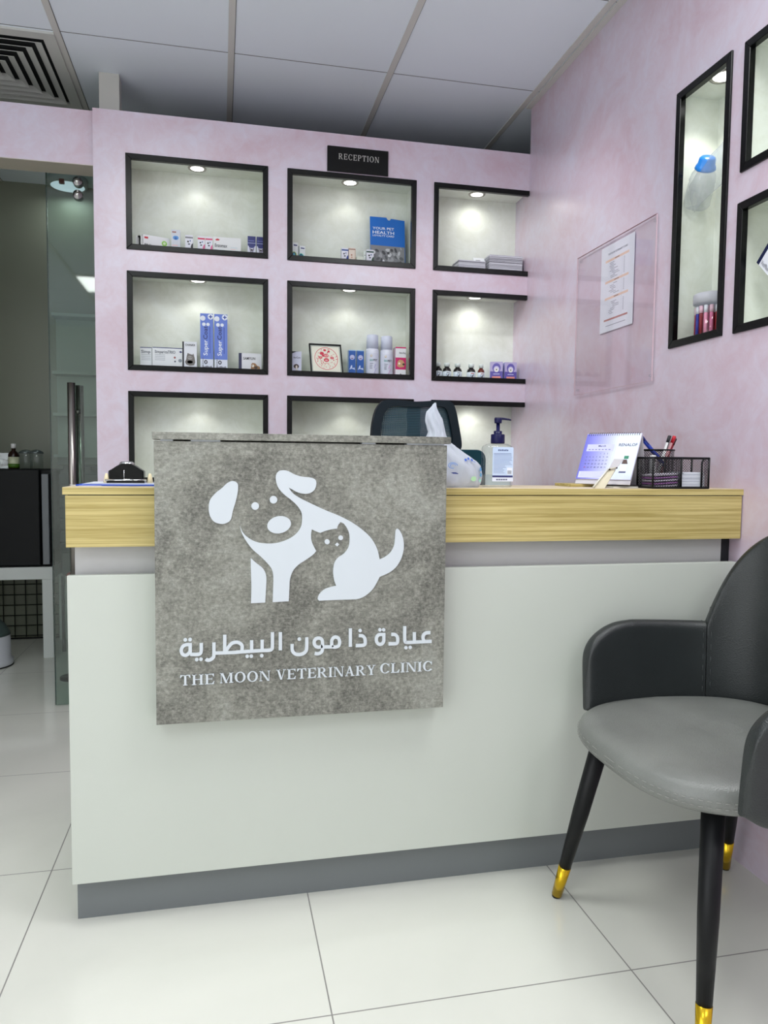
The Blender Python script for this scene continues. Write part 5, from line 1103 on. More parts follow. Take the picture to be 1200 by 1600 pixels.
# sanitiser bottle
sx, sy = 0.6705, 1.745
t = thing('sanitizer_bottle', 'clear hand sanitizer bottle with dark blue pump and pale label', 'bottle', (sx, sy, CZ))
m = MB(); sec = [(0.0, 0.90), (0.003, 1.0), (0.096, 1.0), (0.101, 0.93), (0.1055, 0.70), (0.108, 0.42)]
P = []
for z, s_ in sec:
    P.append([Vector((sx + (p[0]) * s_, sy + p[1] * s_, CZ + z)) for p in [(a - 0.036, b_ - 0.024) for a, b_ in rrect(0.072, 0.048, 0.014, 5)]])
m.grid(P, M_CLEAR, closed_v=True); m.add(P[0], [tuple(range(len(P[0])))], M_CLEAR); o = m.build('bottle_body', t)
m = MB(); P2 = [[Vector((sx + (a - 0.033) , sy + (b_ - 0.021), CZ + z)) for a, b_ in rrect(0.066, 0.042, 0.012, 5)] for z in (0.004, 0.030)]
LIQ = trans('gel', (0.90, 0.93, 0.96, 1), 0.02, 0.05, 0.12, rgb(220, 226, 236)); m.grid(P2, LIQ, closed_v=True); m.add(P2[1], [tuple(range(len(P2[1])))], LIQ); m.build('gel_filling', t)
m = MB(); fr = (Vector((sx - 0.021, sy - 0.0247, CZ + 0.014)), Vector((1, 0, 0)), Vector((0, 0, 1)), Vector((0, -1, 0)))
m.prism(rrect(0.054, 0.084, 0.003, 3), fr, 0, 0.0004, (190, 208, 234))
m.prism([(0, 0.010), (0.053, 0.010), (0.053, 0.0145), (0, 0.0145)], fr, 0.0004, 0.0006, (28, 34, 96)); m.prism([(0, 0), (0.054, 0), (0.054, 0.0098), (0, 0.0098)], fr, 0.0004, 0.0005, (216, 222, 238))
rg = random.Random(5)
for q in range(15):
    z = 0.068 - q * 0.0034; e = rg.uniform(0.044, 0.051) if q < 9 else rg.uniform(0.026, 0.036)
    m.prism([(0.003, z), (e, z), (e, z + 0.0010), (0.003, z + 0.0010)], fr, 0.0004, 0.0006, (120, 136, 176) if q > 1 else (70, 84, 130))
for q in range(6): m.prism([(0.014 + q * 0.0045, 0.0745), (0.0175 + q * 0.0045, 0.0745), (0.0178 + q * 0.0045, 0.0785 - 0.001 * (q % 2)), (0.0145 + q * 0.0045, 0.0782)], fr, 0.0004, 0.0006, (70, 84, 130))
m.prism([(0.038, 0.017), (0.052, 0.017), (0.052, 0.034), (0.038, 0.034)], fr, 0.0004, 0.0006, (222, 228, 240))
for q in range(6): m.prism([(0.0395 + q * 0.0018, 0.0185), (0.0403 + q * 0.0018, 0.0185), (0.0403 + q * 0.0018, 0.027), (0.0395 + q * 0.0018, 0.027)], fr, 0.0006, 0.0008, (70, 80, 100))
for q in range(5): m.prism([(0.010 + q * 0.006, 0.003), (0.015 + q * 0.006, 0.003), (0.015 + q * 0.006, 0.0062), (0.010 + q * 0.006, 0.0062)], fr, 0.0005, 0.0007, (90, 96, 120))
m.build('label', t)
PUMP = mat('pump_navy', rgb(9, 9, 62), 0.35, 0.0, 0.3)
m = MB(); cxp = sx + 0.001
m.lathe((cxp, sy, CZ), [(0.0165, 0.107), (0.0172, 0.109), (0.0172, 0.128), (0.016, 0.130), (0.010, 0.1305), (0.0105, 0.137), (0.0095, 0.138), (0.0045, 0.139), (0.0045, 0.158)], PUMP, 24)
m.build('pump_collar', t)
m = MB(); m.lathe((cxp, sy, CZ), [(0.0085, 0.157), (0.0090, 0.160), (0.0095, 0.168), (0.0085, 0.1705), (0.0001, 0.171)], PUMP, 20)
m.tube([(cxp - 0.008, sy, CZ + 0.1685), (cxp + 0.012, sy, CZ + 0.1685), (cxp + 0.028, sy, CZ + 0.167), (cxp + 0.034, sy, CZ + 0.1655)], [0.0030, 0.0030, 0.0024, 0.0018], PUMP, 10)
m.build('pump_head', t)

# desk calendar standing on wooden board and booklets
m = MB(); m.box(0.885, 1.775, CZ, 0.955, 1.868, CZ + 0.0075, M_WOOD); q_ = m.build('wooden_block', bevel=0.001); tag(q_, 'small flat oak block under the left end of the desk calendar', 'wood block'); recenter(q_)
m = MB(); m.box(0.965, 1.700, CZ, 1.105, 1.860, CZ + 0.0035, (222, 222, 218)); m.box(0.966, 1.701, CZ + 0.0035, 1.104, 1.859, CZ + 0.0072, (36, 34, 38)); q_ = m.build('booklet'); tag(q_, 'thin white and black booklet lying under the right part of the calendar', 'booklet'); recenter(q_)
bl, br_ = Vector((.905, 1.79, .9582)), Vector((.995, 1.675, .9582)); sh = Vector((.052, .034, .130))
t = thing('desk_calendar', 'lilac and white flip calendar open at March with wire binding', 'calendar', (0.99, 1.77, CZ + 0.0076))
uu = (br_ - bl).normalized(); wc = (br_ - bl).length
tl, tr_ = bl + sh, br_ + sh
bk_l, bk_r = tl + Vector((.024, .018, -.130)), tr_ + Vector((.024, .018, -.130))
nf = (br_ - bl).cross(sh).normalized()
if nf.y > 0: nf = -nf
m = MB(); CARD = (196, 192, 200)
def slab(m, a, b_, c_, d, n_, th, col): m.hexa([a, b_, b_ - n_ * th, a - n_ * th, d, c_, c_ - n_ * th, d - n_ * th], col)
slab(m, bl, br_, tr_, tl, nf, 0.0022, CARD)
nb = (bk_r - bk_l).cross(tr_ - bk_r).normalized(); nb = nb if nb.y > 0 else -nb
slab(m, bk_l, bk_r, tr_, tl, nb, 0.0022, CARD)
m.box(0, 0, 0, 0.0001, 0.0001, 0.0001, CARD) if False else None
m.build('card_stand', t)
vv = sh.normalized(); hc = sh.length; fr = (bl + nf * 0.001, uu, vv, nf)
m = MB()
p0 = 0.012
m.prism([(0, p0), (wc, p0), (wc, hc - 0.001), (0, hc - 0.001)], fr, 0, 0.0020, (206, 208, 240)); m.build('page_block', t)
m = MB(); LIL = [(120, 118, 214), (138, 138, 220), (158, 160, 228), (180, 184, 234), (200, 202, 240)]
for q in range(16):
    a, b_ = q * 0.037 * wc, (q + 1) * 0.037 * wc; f_ = q / 15
    m.prism([(a, p0), (b_, p0), (b_, hc - 0.002), (a, hc - 0.002)], fr, 0.0020, 0.0022, (int(104 + 100 * f_), int(104 + 106 * f_), int(204 + 36 * f_)))
m.prism([(0.06 * wc, 0.092), (0.56 * wc, 0.092), (0.56 * wc, 0.112), (0.06 * wc, 0.112)], fr, 0.0022, 0.0024, (190, 192, 240))
text(m, 'March', (fr[0], fr[1], fr[2], fr[3]), 0.27 * wc, 0.1045, 0.005, (50, 44, 90), width=0.020, bold=True, t=0.0027)
for q in range(7): m.prism([(0.10 * wc + q * 0.009, 0.0955), (0.10 * wc + q * 0.009 + 0.005, 0.0955), (0.10 * wc + q * 0.009 + 0.005, 0.098), (0.10 * wc + q * 0.009, 0.098)], fr, 0.0024, 0.0026, (120, 116, 170))
dd_ = 1
for r_ in range(5):
    for q in range(7):
        if r_ == 0 and q < 4: continue
        text(m, str(dd_), fr, 0.09 * wc + q * 0.0092, 0.083 - r_ * 0.0098, 0.0038, (60, 60, 96) if not (q == 0 and r_ == 4) else (170, 60, 110), t=0.0027); dd_ += 1
        if dd_ > 31: break
m.prism([(0.03 * wc, 0.016), (0.58 * wc, 0.016), (0.58 * wc, 0.034), (0.03 * wc, 0.034)], fr, 0.0022, 0.0024, (206, 208, 244))
for q in range(4): m.prism([(0.06 * wc, 0.0195 + q * 0.0038), (0.50 * wc, 0.0195 + q * 0.0038), (0.50 * wc, 0.0201 + q * 0.0038), (0.06 * wc, 0.0201 + q * 0.0038)], fr, 0.0024, 0.0025, (120, 124, 190))
m.prism([(0.60 * wc, p0 + .001), (wc - 0.001, p0 + .001), (wc - 0.001, hc - 0.003), (0.60 * wc, hc - 0.003)], fr, 0.0020, 0.00225, (212, 222, 240))
text(m, 'RENALOF', fr, 0.64 * wc, 0.106, 0.008, (44, 44, 96), width=0.33 * wc, bold=True, t=0.0026)
m.prism([(0.79 * wc, 0.070), (0.87 * wc, 0.070), (0.87 * wc, 0.0785), (0.79 * wc, 0.0785)], fr, 0.0023, 0.0026, (20, 120, 90)); m.prism([(0.77 * wc, 0.056), (0.88 * wc, 0.056), (0.85 * wc, 0.068), (0.79 * wc, 0.068)], fr, 0.0023, 0.0026, (70, 40, 36))
m.prism([(0.76 * wc, 0.034), (0.88 * wc, 0.034), (0.88 * wc, 0.054), (0.76 * wc, 0.054)], fr, 0.0023, 0.0026, (226, 230, 240)); m.prism([(0.76 * wc, 0.031), (0.88 * wc, 0.031), (0.88 * wc, 0.035), (0.76 * wc, 0.035)], fr, 0.0023, 0.0027, (60, 66, 120))
m.build('printed_month', t)
m = MB()
for q in range(24):
    c0 = tl + uu * (0.006 + (wc - 0.012) * q / 23) - vv * 0.003
    m.tube([c0 + vv * (0.0055 * math.cos(a)) + nf * (0.0045 * math.sin(a)) for a in [2 * PI * i / 10 for i in range(10)]], 0.0006, M_BMET if q % 1 == 0 else M_CHROME, 5, closed=True)
m.build('wire_binding', t)

# leaning card / phone holder in front of the calendar
t = thing('phone_holder', 'beige and grey leaning holder plate in front of the desk calendar', 'phone holder', (0.925, 1.665, CZ))
M_HOLD = mat('holder_beige', rgb(198, 190, 166), 0.5); M_HOLD2 = mat('holder_grey', rgb(176, 172, 176), 0.5)
b0 = Vector((0.888, 1.655, CZ)); b1 = Vector((0.912, 1.648, CZ))
q0 = b0 + Vector((0.043, 0.012, 0.046)); q1 = b1 + Vector((0.034, 0.012, 0.046)); r0 = q0 + Vector((0.020, 0.010, 0.026)); r1 = q1 + Vector((0.026, 0.008, 0.026)); nb_ = Vector((0.55, 0.6, -0.5)).normalized() * 0.004
m = MB(); m.hexa([b0, b1, b1 + Vector((.005, .02, 0)), b0 + Vector((.005, .02, 0)), q0, q1, q1 + Vector((.004, .006, -.002)), q0 + Vector((.004, .006, -.002))], M_HOLD); m.build('base_plate', t, bevel=0.0006)
m = MB(); m.hexa([q0, q1, q1 + Vector((.003, .005, -.001)), q0 + Vector((.003, .005, -.001)), r0, r1, r1 + Vector((.003, .005, -.001)), r0 + Vector((.003, .005, -.001))], M_HOLD2); m.build('back_plate', t)
m = MB(); e0 = b0 + Vector((-0.0045, -0.002, 0)); e1 = q0 + Vector((-0.002, -0.002, 0.001))
m.tube([e0 + Vector((0, 0, 0.0022)), e1], 0.0022, mat('holder_rail', rgb(214, 212, 202), 0.4), 8); m.tube([q0 + Vector((-.001, -.003, .001)), q1 + Vector((0, -.003, 0.004))], 0.0017, M_HOLD, 8)
m.lathe(q0 + Vector((0, -.005, 0)), [(0.0018, 0), (0.0018, 0.002), (0.0001, 0.0022)], M_BPLA, 10, axis=(0, -1, 0)); m.lathe(q1 + Vector((0, -.005, 0.004)), [(0.0018, 0), (0.0018, 0.002), (0.0001, 0.0022)], M_BPLA, 10, axis=(0, -1, 0))
m.build('rail', t)

# mesh pen pot with pens
pc = Vector((1.136, 1.786, CZ))
t = thing('pen_pot', 'black wire mesh pen pot behind the square mesh tray', 'pen holder', tuple(pc))
def square_mesh(m, c, hw, hd, z0, z1, rot, mt):
    R_ = Matrix.Rotation(rot, 3, 'Z'); q = [c + R_ @ Vector(p) for p in ((-hw, -hd, 0), (hw, -hd, 0), (hw, hd, 0), (-hw, hd, 0))]; Z = Vector((0, 0, 1))
    for i in range(4): m.sheet(q[i] + Z * z0, q[(i + 1) % 4] + Z * z0, q[(i + 1) % 4] + Z * z1, q[i] + Z * z1, mt)
    return q
rp = 0.045; m = MB(); Pn = [pc + Vector((rp * math.cos(2 * PI * i / 28), rp * math.sin(2 * PI * i / 28), 0)) for i in range(28)]
for i in range(28):
    a, b_ = Pn[i], Pn[(i + 1) % 28]; m.add([a, b_, b_ + Vector((0, 0, .098)), a + Vector((0, 0, .098))], [(0, 1, 2, 3)], M_MESH)
    w0 = 2 * PI * rp * i / 28; w1 = 2 * PI * rp * (i + 1) / 28; m.uv[len(m.f) - 1] = [(w0, 0), (w1, 0), (w1, .098), (w0, .098)]
m.build('mesh_wall', t)
m = MB(); m.tube([p + Vector((0, 0, .098)) for p in Pn], 0.0022, M_BMET, 8, closed=True); m.tube([p + Vector((0, 0, .0025)) for p in Pn], 0.0022, M_BMET, 8, closed=True); m.lathe(pc, [(0.0001, 0.0005), (rp, 0.0005), (rp, 0.0015), (0.0001, 0.0015)], M_BMET, 28); m.build('rim', t)
def pen(label, base, tip, r, body, ends, clip=None):
    t = thing('pen', label, 'pen', tuple(base), 'pens in the mesh pot'); b_, p_ = Vector(base), Vector(tip); d = (p_ - b_).normalized(); L = (p_ - b_).length
    m = MB(); m.lathe(b_, [(0.0012, 0), (r, 0.012), (r, L * 0.88)], body, 12, axis=d); m.build('barrel', t)
    m = MB(); m.lathe(b_, [(r * 1.12, L * 0.86), (r * 1.15, L * 0.985), (r * 0.9, L), (0.0001, L)], ends, 12, axis=d); m.build('cap', t)
    if clip: m = MB(); s_ = Vector((0.0, -1, 0)) * (r * 1.5); m.tube([b_ + d * L * 0.97 + s_, b_ + d * L * 0.72 + s_], 0.0010, clip, 6); m.build('clip', t)
pen('white pen with black top leaning right in the mesh pot', pc + Vector((-0.010, -0.01, 0.004)), (1.172, 1.782, 1.0865), 0.0042, (214, 214, 216), (24, 24, 28), (40, 40, 44))
pen('clear pen with red cap leaning right in the mesh pot', pc + Vector((0.000, 0.006, 0.004)), (1.188, 1.784, 1.0860), 0.0045, (206, 150, 156), (190, 16, 40), (150, 20, 40))
pen('dark pen with dark red end behind the red-capped pen', pc + Vector((0.006, 0.012, 0.004)), (1.196, 1.792, 1.0800), 0.0040, (150, 40, 54), (60, 20, 30))
pen('blue pen leaning left over the rim toward the calendar', pc + Vector((0.028, -0.006, 0.052)), (1.072, 1.764, 1.0850), 0.0052, (24, 54, 160), (20, 36, 130), (20, 30, 110))
# white glue tube standing left of the tray
t = thing('correction_tube', 'slim white tube with a small printed face standing between calendar and mesh tray', 'tube', (1.085, 1.745, CZ))
g0 = Vector((1.0865, 1.722, CZ)); m = MB(); m.lathe(g0, [(0.008, 0), (0.0085, 0.003), (0.0085, 0.078), (0.007, 0.083), (0.0001, 0.084)], (206, 206, 206), 20); m.build('tube_body', t)
m = MB(); fr = (g0 + Vector((0, -0.0088, 0)), Vector((1, 0, 0)), Vector((0, 0, 1)), Vector((0, -1, 0)))
m.prism(circle(0, 0.070, 0.0034, 12), fr, 0, 0.0003, (70, 66, 62)); m.prism(circle(0, 0.071, 0.0014, 8), fr, 0.0003, 0.0005, (214, 206, 196)); m.prism(circle(0, 0.058, 0.003, 12, 0.0018), fr, 0, 0.0003, (80, 80, 80)); m.prism([(-0.004, 0.037), (0.003, 0.037), (0.003, 0.038), (-0.004, 0.038)], fr, 0, 0.0003, (90, 96, 120)); m.build('print', t)

# square mesh tray with cards
tcn = Vector((1.110, 1.6695, CZ)); TR_ = -0.02
t = thing('mesh_tray', 'square black wire mesh desk tray at the right end of the counter', 'desk organizer', tuple(tcn))
m = MB(); Z = Vector((0, 0, 1)); R_ = Matrix.Rotation(TR_, 3, 'Z')
q = [tcn + R_ @ Vector(p) for p in ((-0.076, -0.036, 0), (0.076, -0.036, 0), (0.076, 0.036, 0), (-0.076, 0.036, 0))]
for i in (1, 2, 3): m.sheet(q[i], q[(i + 1) % 4], q[(i + 1) % 4] + Z * 0.076, q[i] + Z * 0.076, M_MESH)
f0, f1 = tcn + R_ @ Vector((0.0, -0.036, 0)), tcn + R_ @ Vector((0.056, -0.036, 0))
m.sheet(q[0], f0, f0 + Z * 0.076, q[0] + Z * 0.076, M_MESH); m.sheet(f1, q[1], q[1] + Z * 0.076, f1 + Z * 0.076, M_MESH)
R_ = Matrix.Rotation(TR_, 3, 'Z'); pa, pb = tcn + R_ @ Vector((0.000, -0.036, 0)), tcn + R_ @ Vector((0.000, 0.036, 0)); Z = Vector((0, 0, 1))
m.sheet(pa, pb, pb + Z * 0.076, pa + Z * 0.076, M_MESH); m.build('mesh_wall', t)
m = MB()
m.tube([p + Z * 0.076 for p in q], 0.0026, M_BMET, 8, closed=True, smooth=False); m.tube([p + Z * 0.003 for p in q], 0.003, M_BMET, 8, closed=True, smooth=False)
for p in q + [pa, pb]: m.tube([p + Z * 0.001, p + Z * 0.077], 0.0024, M_BMET, 8)
pc2 = tcn + R_ @ Vector((0.056, -0.0365, 0)); m.tube([pc2 + Z * 0.002, pc2 + Z * 0.066, pc2 + Z * 0.076 + R_ @ Vector((0.006, 0, 0))], 0.0024, M_BMET, 8)
m.tube([pa + Z * 0.076, pb + Z * 0.076], 0.0026, M_BMET, 8); m.build('frame', t)
m = MB(); m.prism([(-0.075, -0.035), (0.075, -0.035), (0.075, 0.035), (-0.075, 0.035)], (tcn + Z * 0.001, R_ @ Vector((1, 0, 0)), R_ @ Vector((0, 1, 0)), Z), 0, 0.001, M_BMET); m.build('floor_plate', t)
m = MB()
for k in range(15):
    g_ = (214, 218, 226) if k % 3 else (190, 194, 206); c_ = tcn + R_ @ Vector((0.037, 0.0 + random.uniform(-.001, .001), 0.0025 + k * 0.0026)); wv = 0.031 if k < 13 else 0.028
    m.box(c_.x - wv, c_.y - 0.031, c_.z, c_.x + wv, c_.y + 0.031, c_.z + 0.0021, g_, rot=TR_)
o = m.build('card_stack'); tag(o, 'stack of white cards in the right half of the square mesh tray', 'cards'); recenter(o)
m = MB()
for k in range(5):
    c_ = tcn + R_ @ Vector((-0.037, 0.0, 0.003 + k * 0.007)); col_ = (170, 110, 180) if k % 2 else (206, 200, 214)
    m.hexa([c_ + R_ @ Vector(p) for p in ((-0.030, -0.03, 0), (0.032, -0.03, 0.004), (0.032, 0.03, 0.004), (-0.030, 0.03, 0), (-0.030, -0.03, 0.0035), (0.032, -0.03, 0.0075), (0.032, 0.03, 0.0075), (-0.030, 0.03, 0.0035))], col_)
o = m.build('purple_card_stack'); tag(o, 'purple and white cards in the left half of the square mesh tray', 'cards'); recenter(o)

# ================================================================== VISITOR CHAIR
t = thing('tub_chair', 'grey leather tub armchair with black tapered legs and gold tips beside the counter', 'armchair', (1.02, 1.29, 0))
# plan path of the shell, near arm front -> back -> far arm front
YN, YF = 1.005, 1.560
def path(s):
    """s in 0..1"""
    pts = [(0.820, YN + .002), (0.875, YN - .004), (0.94, YN - .008), (1.02, YN - .008), (1.10, YN + .004), (1.165, YN + .035), (1.215, YN + .085), (1.243, YN + .155), (1.252, YN + .22), (1.254, 1.2825),
           (1.252, YF - .22), (1.243, YF - .155), (1.215, YF - .085), (1.165, YF - .035), (1.10, YF - .004), (1.02, YF + .008), (0.94, YF + .008), (0.875, YF + .004), (0.820, YF - .002)]
    x = s * (len(pts) - 1); i = min(int(x), len(pts) - 2); f = x - i
    P = [pts[max(i - 1, 0)], pts[i], pts[i + 1], pts[min(i + 2, len(pts) - 1)]]
    return tuple(0.5 * ((2 * b_) + (-a + c_) * f + (2 * a - 5 * b_ + 4 * c_ - d) * f * f + (-a + 3 * b_ - 3 * c_ + d) * f ** 3) for a, b_, c_, d in zip(*P))
def sstep(a, b_, x): x = min(1, max(0, (x - a) / (b_ - a))); return x * x * (3 - 2 * x)
def height(s):
    u_ = min(s, 1 - s)                         # 0 at arm fronts, .5 at the middle of the back
    h = 0.642 + 0.003 * math.sin(u_ * 20)
    if u_ < 0.11: h = 0.515 + 0.128 * math.sqrt(max(0, 1 - (1 - u_ / 0.11) ** 2)) ** 0.85
    if u_ > 0.246: h += 0.25 * (1 - math.exp(-(u_ - 0.246) / 0.056))
    return h
def zbot(s): u_ = min(s, 1 - s); return 0.418 + 0.022 * (1 - sstep(0, 0.05, u_))
TH = 0.036; NPR = 15
def section(s):
    x, y = path(s); e = 1e-3; x2, y2 = path(min(1, s + e)); x1, y1 = path(max(0, s - e)); dx, dy = x2 - x1, y2 - y1; d = math.hypot(dx, dy); nx, ny = dy / d, -dx / d   # outward
    u_ = min(s, 1 - s); th = TH * (0.35 + 0.65 * math.sqrt(max(0, 1 - (1 - min(1, u_ / 0.03)) ** 2)))
    z0, z1 = zbot(s), height(s); flare = 0.012 * sstep(0.2, 0.45, u_) ; out = []
    if z1 < z0: z1 = z0
    r = th / 2
    prof = [(-r * 0.6, z0), (-r, z0 + r * 0.6)] + [(-r, z0 + (z1 - r - z0) * q) for q in (0.25, 0.5, 0.75, 1.0)] + [(-r * math.cos(PI * q / 6), z1 - r + r * math.sin(PI * q / 6)) for q in (1, 2, 3, 4, 5)] \
        + [(r, z0 + (z1 - r - z0) * q) for q in (1.0, 0.75, 0.5, 0.25)] + [(r, z0 + r * 0.6), (r * 0.6, z0)]
    for o_, z in prof:
        q = (z - 0.45) / 0.4; k = o_ + (-0.012 * (1 - sstep(0.42, 0.62, z)) * (1 - sstep(0.20, 0.36, u_))) + flare * q * 0.6 - 0.010 * math.sin(PI * min(1, max(0, q))) * sstep(0.25, 0.4, u_)
        out.append(Vector((x + nx * k, y + ny * k, z)))
    return out
def shellpart(name, s0, s1, n, capa=True, capb=True):
    P = [section(s0 + (s1 - s0) * (i / n)) for i in range(n + 1)]; m = MB(); m.grid(P, M_LEATH, closed_v=True)
    k = len(P[0])
    if capa: m.add(P[0], [tuple(range(k))], M_LEATH, True)
    if capb: m.add(P[-1], [tuple(range(k))], M_LEATH, True)
    o = m.build(name, t); md = o.modifiers.new('Sub', 'SUBSURF'); md.levels = 1; md.render_levels = 2; return o
def arm_param(k0, k1, n):  # denser at the arm front
    return
shellpart('armrest', 0.0, 0.245, 34); shellpart('backrest', 0.2465, 0.7535, 60); shellpart('armrest', 0.755, 1.0, 34)
# seam stitches between arms and back, along the arm fronts and round the seat
m = MB()
for s in (0.2395, 0.254, 0.746, 0.7605):
    P = section(s)[2:13]; 
    for i in range(len(P) - 1):
        for q in (0.1, 0.6):
            a, b_ = P[i].lerp(P[i + 1], q), P[i].lerp(P[i + 1], q + 0.25)
            if (a - b_).length > 0.02: continue
            cc = Vector((1.02, 1.2825, a.z)); o_ = (cc - a).normalized() * 0.0006 if i < 5 else (a - cc).normalized() * 0.0006
            m.tube([a + o_, b_ + o_], 0.0006, M_STITCH2, 5)
m.build('seam_stitching', t)
# seat cushion: crowned superellipse
def seat_outline(k, n, grow=0.0):
    a = 2 * PI * k / n; c_, s_ = math.cos(a), math.sin(a); e = 0.62
    x = abs(c_) ** e * (1 if c_ > 0 else -1); y = abs(s_) ** e * (1 if s_ > 0 else -1)
    X = 0.994 + x * (0.246 + grow); Y = 1.296 + y * (0.250 + grow)
    if x < 0: X += -0.012 * (1 - y * y)          # front edge bulges forward
    if x > 0: Y = 1.296 + y * (0.250 + grow) * (1 - 0.10 * x)
    return X, Y
m = MB(); ns = 72; rows_ = [(0.93, 0.411), (0.975, 0.413), (0.998, 0.420), (1.007, 0.432), (1.0, 0.445), (0.985, 0.457), (0.95, 0.4655), (0.85, 0.4725), (0.65, 0.4765), (0.40, 0.4770), (0.15, 0.4770)]
P = []
for sc_, z in rows_:
    P.append([Vector((0.994 + (seat_outline(k, ns)[0] - 0.994) * sc_, 1.296 + (seat_outline(k, ns)[1] - 1.296) * sc_, z - (0.006 * max(0, (0.994 - seat_outline(k, ns)[0]) / 0.25) if z > 0.44 else 0))) for k in range(ns)])
m.grid(P, M_SEATL, closed_v=True); m.add(P[-1], [tuple(range(ns))], M_SEATL, True); m.add(P[0], [tuple(range(ns))], M_SEATL)
o = m.build('seat_cushion', t)
for zz, sc_ in ((0.4265, 1.0075), (0.4375, 1.0085)):
    m = MB(); n2 = 168
    for k in range(n2):
        if k % 2: continue
        pts = [seat_outline(k + q, n2) for q in (0, 0.55, 1.1)]; m.tube([Vector((0.994 + (p[0] - 0.994) * sc_, 1.296 + (p[1] - 1.296) * sc_, zz)) for p in pts], 0.0006, M_STITCH, 4)
    m.build('seat_stitching', t)
m = MB(); m.box(0.86, 1.12, 0.398, 1.17, 1.45, 0.411, M_BPLA); m.build('underframe', t, bevel=0.004)
for (a, b_) in (((0.815, 1.450, 0.412), (0.762, 1.545, 0)), ((0.845, 1.115, 0.412), (0.800, 1.060, 0)), ((1.185, 1.480, 0.412), (1.232, 1.573, 0)), ((1.19, 1.10, 0.412), (1.236, 1.03, 0))):
    A_, B_ = Vector(a), Vector(b_); m = MB(); q = lambda f: A_.lerp(B_, f)
    m.tube([q(0), q(0.45), q(0.80)], [0.0205, 0.0185, 0.0135], M_BMET, 20); lg = m.build('leg', t)
    m = MB(); m.tube([q(0.80), q(0.985)], [0.0142, 0.0118], M_GOLD, 20); m.build('gold_tip', lg)
    m = MB(); m.tube([q(0.985), q(1.0)], [0.0105, 0.010], M_RUB, 16); m.build('rubber_foot', lg)

# ================================================================== OFFICE CHAIR BEHIND THE COUNTER
ox, oy = 0.645, 2.42
t = thing('office_chair', 'dark blue mesh office chair with headrest behind the counter', 'office chair', (ox, oy, 0))
M_OF = mat('office_blue', rgb(6, 22, 32), 0.6, 0.0, 0.25); M_OF2 = mat('office_teal', rgb(14, 54, 66), 0.7, 0.0, 0.2)
yo = 2.35
hx0, hx1 = 0.476, 0.778
def rframe(m, outer, inner, y0, y1, mt):
    n_ = len(outer); fr = (Vector((0, y0, 0)), Vector((1, 0, 0)), Vector((0, 0, 1)), Vector((0, -1, 0)))
    vs = [Vector((p[0], y, p[1])) for y in (y0, y1) for p in outer + inner]; k = 2 * n_; fs = []
    for i in range(n_):
        j = (i + 1) % n_; fs += [(i, j, j + n_, i + n_), (i + k, i + n_ + k, j + n_ + k, j + k), (i, i + k, j + k, j), (i + n_, j + n_, j + n_ + k, i + n_ + k)]
    m.add(vs, fs, mt)
hp = [(0.480, 1.02), (0.474, 1.10), (0.484, 1.165), (0.502, 1.198), (0.530, 1.209), (0.620, 1.206), (0.700, 1.212), (0.738, 1.208), (0.753, 1.185), (0.764, 1.14), (0.776, 1.075), (0.771, 1.052), (0.750, 1.048), (0.735, 1.060), (0.715, 1.075), (0.66, 1.070), (0.58, 1.050), (0.52, 1.018), (0.495, 1.005)]
ho = cr(hp, 4); cxh, czh = 0.622, 1.135
hi = [(cxh + (p[0] - cxh) * 0.80, czh + (p[1] - czh) * 0.74) for p in ho]
m = MB(); rframe(m, ho, hi, yo - 0.008, yo + 0.022, M_OF); m.build('headrest_frame', t, bevel=0.004)
m = MB(); k = len(hi)
m.add([Vector((p[0], yo + 0.004, p[1])) for p in hi], [tuple(x) for x in tessellate_polygon([[Vector((p[0], p[1], 0)) for p in hi]])], M_MESHC)
fi0 = 0
for fi in range(len(m.f)): m.uv[fi] = [(m.v[vi].x, m.v[vi].z * 1.0) for vi in m.f[fi]]
m.build('headrest_mesh', t)
m = MB()
for q in range(26):
    z = 1.055 + q * 0.0052
    m.tube([(0.508, yo + 0.004, z), (0.62, yo + 0.002, z + 0.001), (0.742, yo + 0.004, z)], 0.0011, mat('mesh_rib', rgb(40, 84, 100), 0.5) if q == 0 else bpy.data.materials['mesh_rib'], 5)
m.build('headrest_ribs', t)
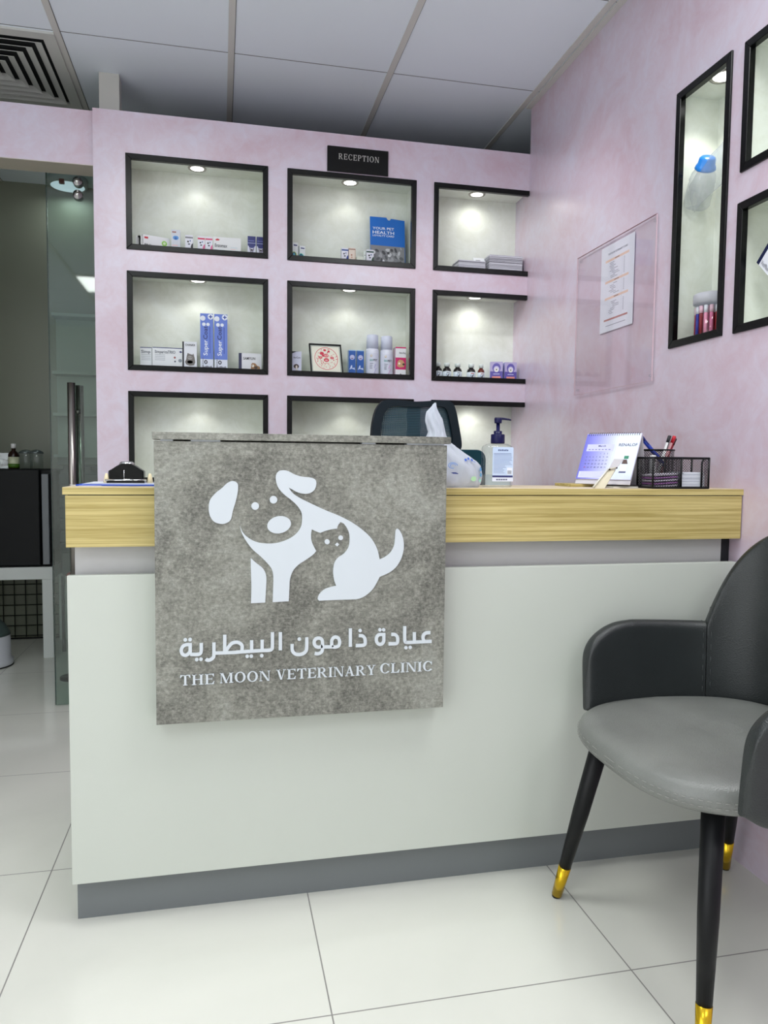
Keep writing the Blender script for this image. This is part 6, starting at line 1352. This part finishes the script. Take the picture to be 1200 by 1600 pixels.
m = MB(); m.box(0.60, yo + 0.012, 0.96, 0.64, yo + 0.04, 1.20, M_OF); m.build('headrest_stem', t, bevel=0.004)
bo = rrect(0.452, 0.47, 0.03, 5, x=0.405, y=0.583); bi = rrect(0.392, 0.41, 0.03, 5, x=0.435, y=0.613)
m = MB(); rframe(m, bo, bi, yo - 0.02, yo + 0.02, M_OF2); m.build('backrest_frame', t, bevel=0.004)
m = MB(); m.prism(bi, (Vector((0, yo, 0)), Vector((1, 0, 0)), Vector((0, 0, 1)), Vector((0, -1, 0))), 0, 0.006, M_OF2); m.build('backrest_panel', t)
m = MB(); m.prism(rrect(0.46, 0.44, 0.06, 6, x=ox - 0.24, y=yo + 0.02), (Vector((0, 0, 0.46)), Vector((1, 0, 0)), Vector((0, 1, 0)), Vector((0, 0, 1))), 0, 0.06, M_OF); m.build('seat', t, bevel=0.015)
m = MB(); m.tube([(ox - 0.01, yo + 0.24, 0.10), (ox - 0.01, yo + 0.24, 0.46)], 0.025, M_BMET, 16); m.build('gas_column', t)
for sgn in (-1, 1):
    m = MB(); xx = ox - 0.01 + sgn * 0.235; m.tube([(xx, yo + 0.30, 0.48), (xx + sgn * 0.02, yo + 0.28, 0.56), (xx + sgn * 0.02, yo + 0.22, 0.66)], 0.013, M_BPLA, 10); m.box(xx - 0.015 + sgn * .02, yo + 0.08, 0.66, xx + 0.03 + sgn * .02, yo + 0.30, 0.685, M_BPLA); m.build('armrest', t, bevel=0.004)
for k in range(5):
    a = 2 * PI * k / 5 + 0.3; c0 = Vector((ox - 0.01, yo + 0.24, 0)); e_p = c0 + Vector((0.26 * math.cos(a), 0.26 * math.sin(a), 0.075))
    m = MB(); m.tube([c0 + Vector((0, 0, 0.11)), e_p], [0.022, 0.014], M_BPLA, 10); lg = m.build('base_spoke', t)
    m = MB(); m.lathe(e_p - Vector((0, 0.012, 0.048)), [(0.0001, 0), (0.026, 0), (0.026, 0.024), (0.0001, 0.024)], M_RUB, 16, axis=(0, 1, 0)); m.build('caster', lg)
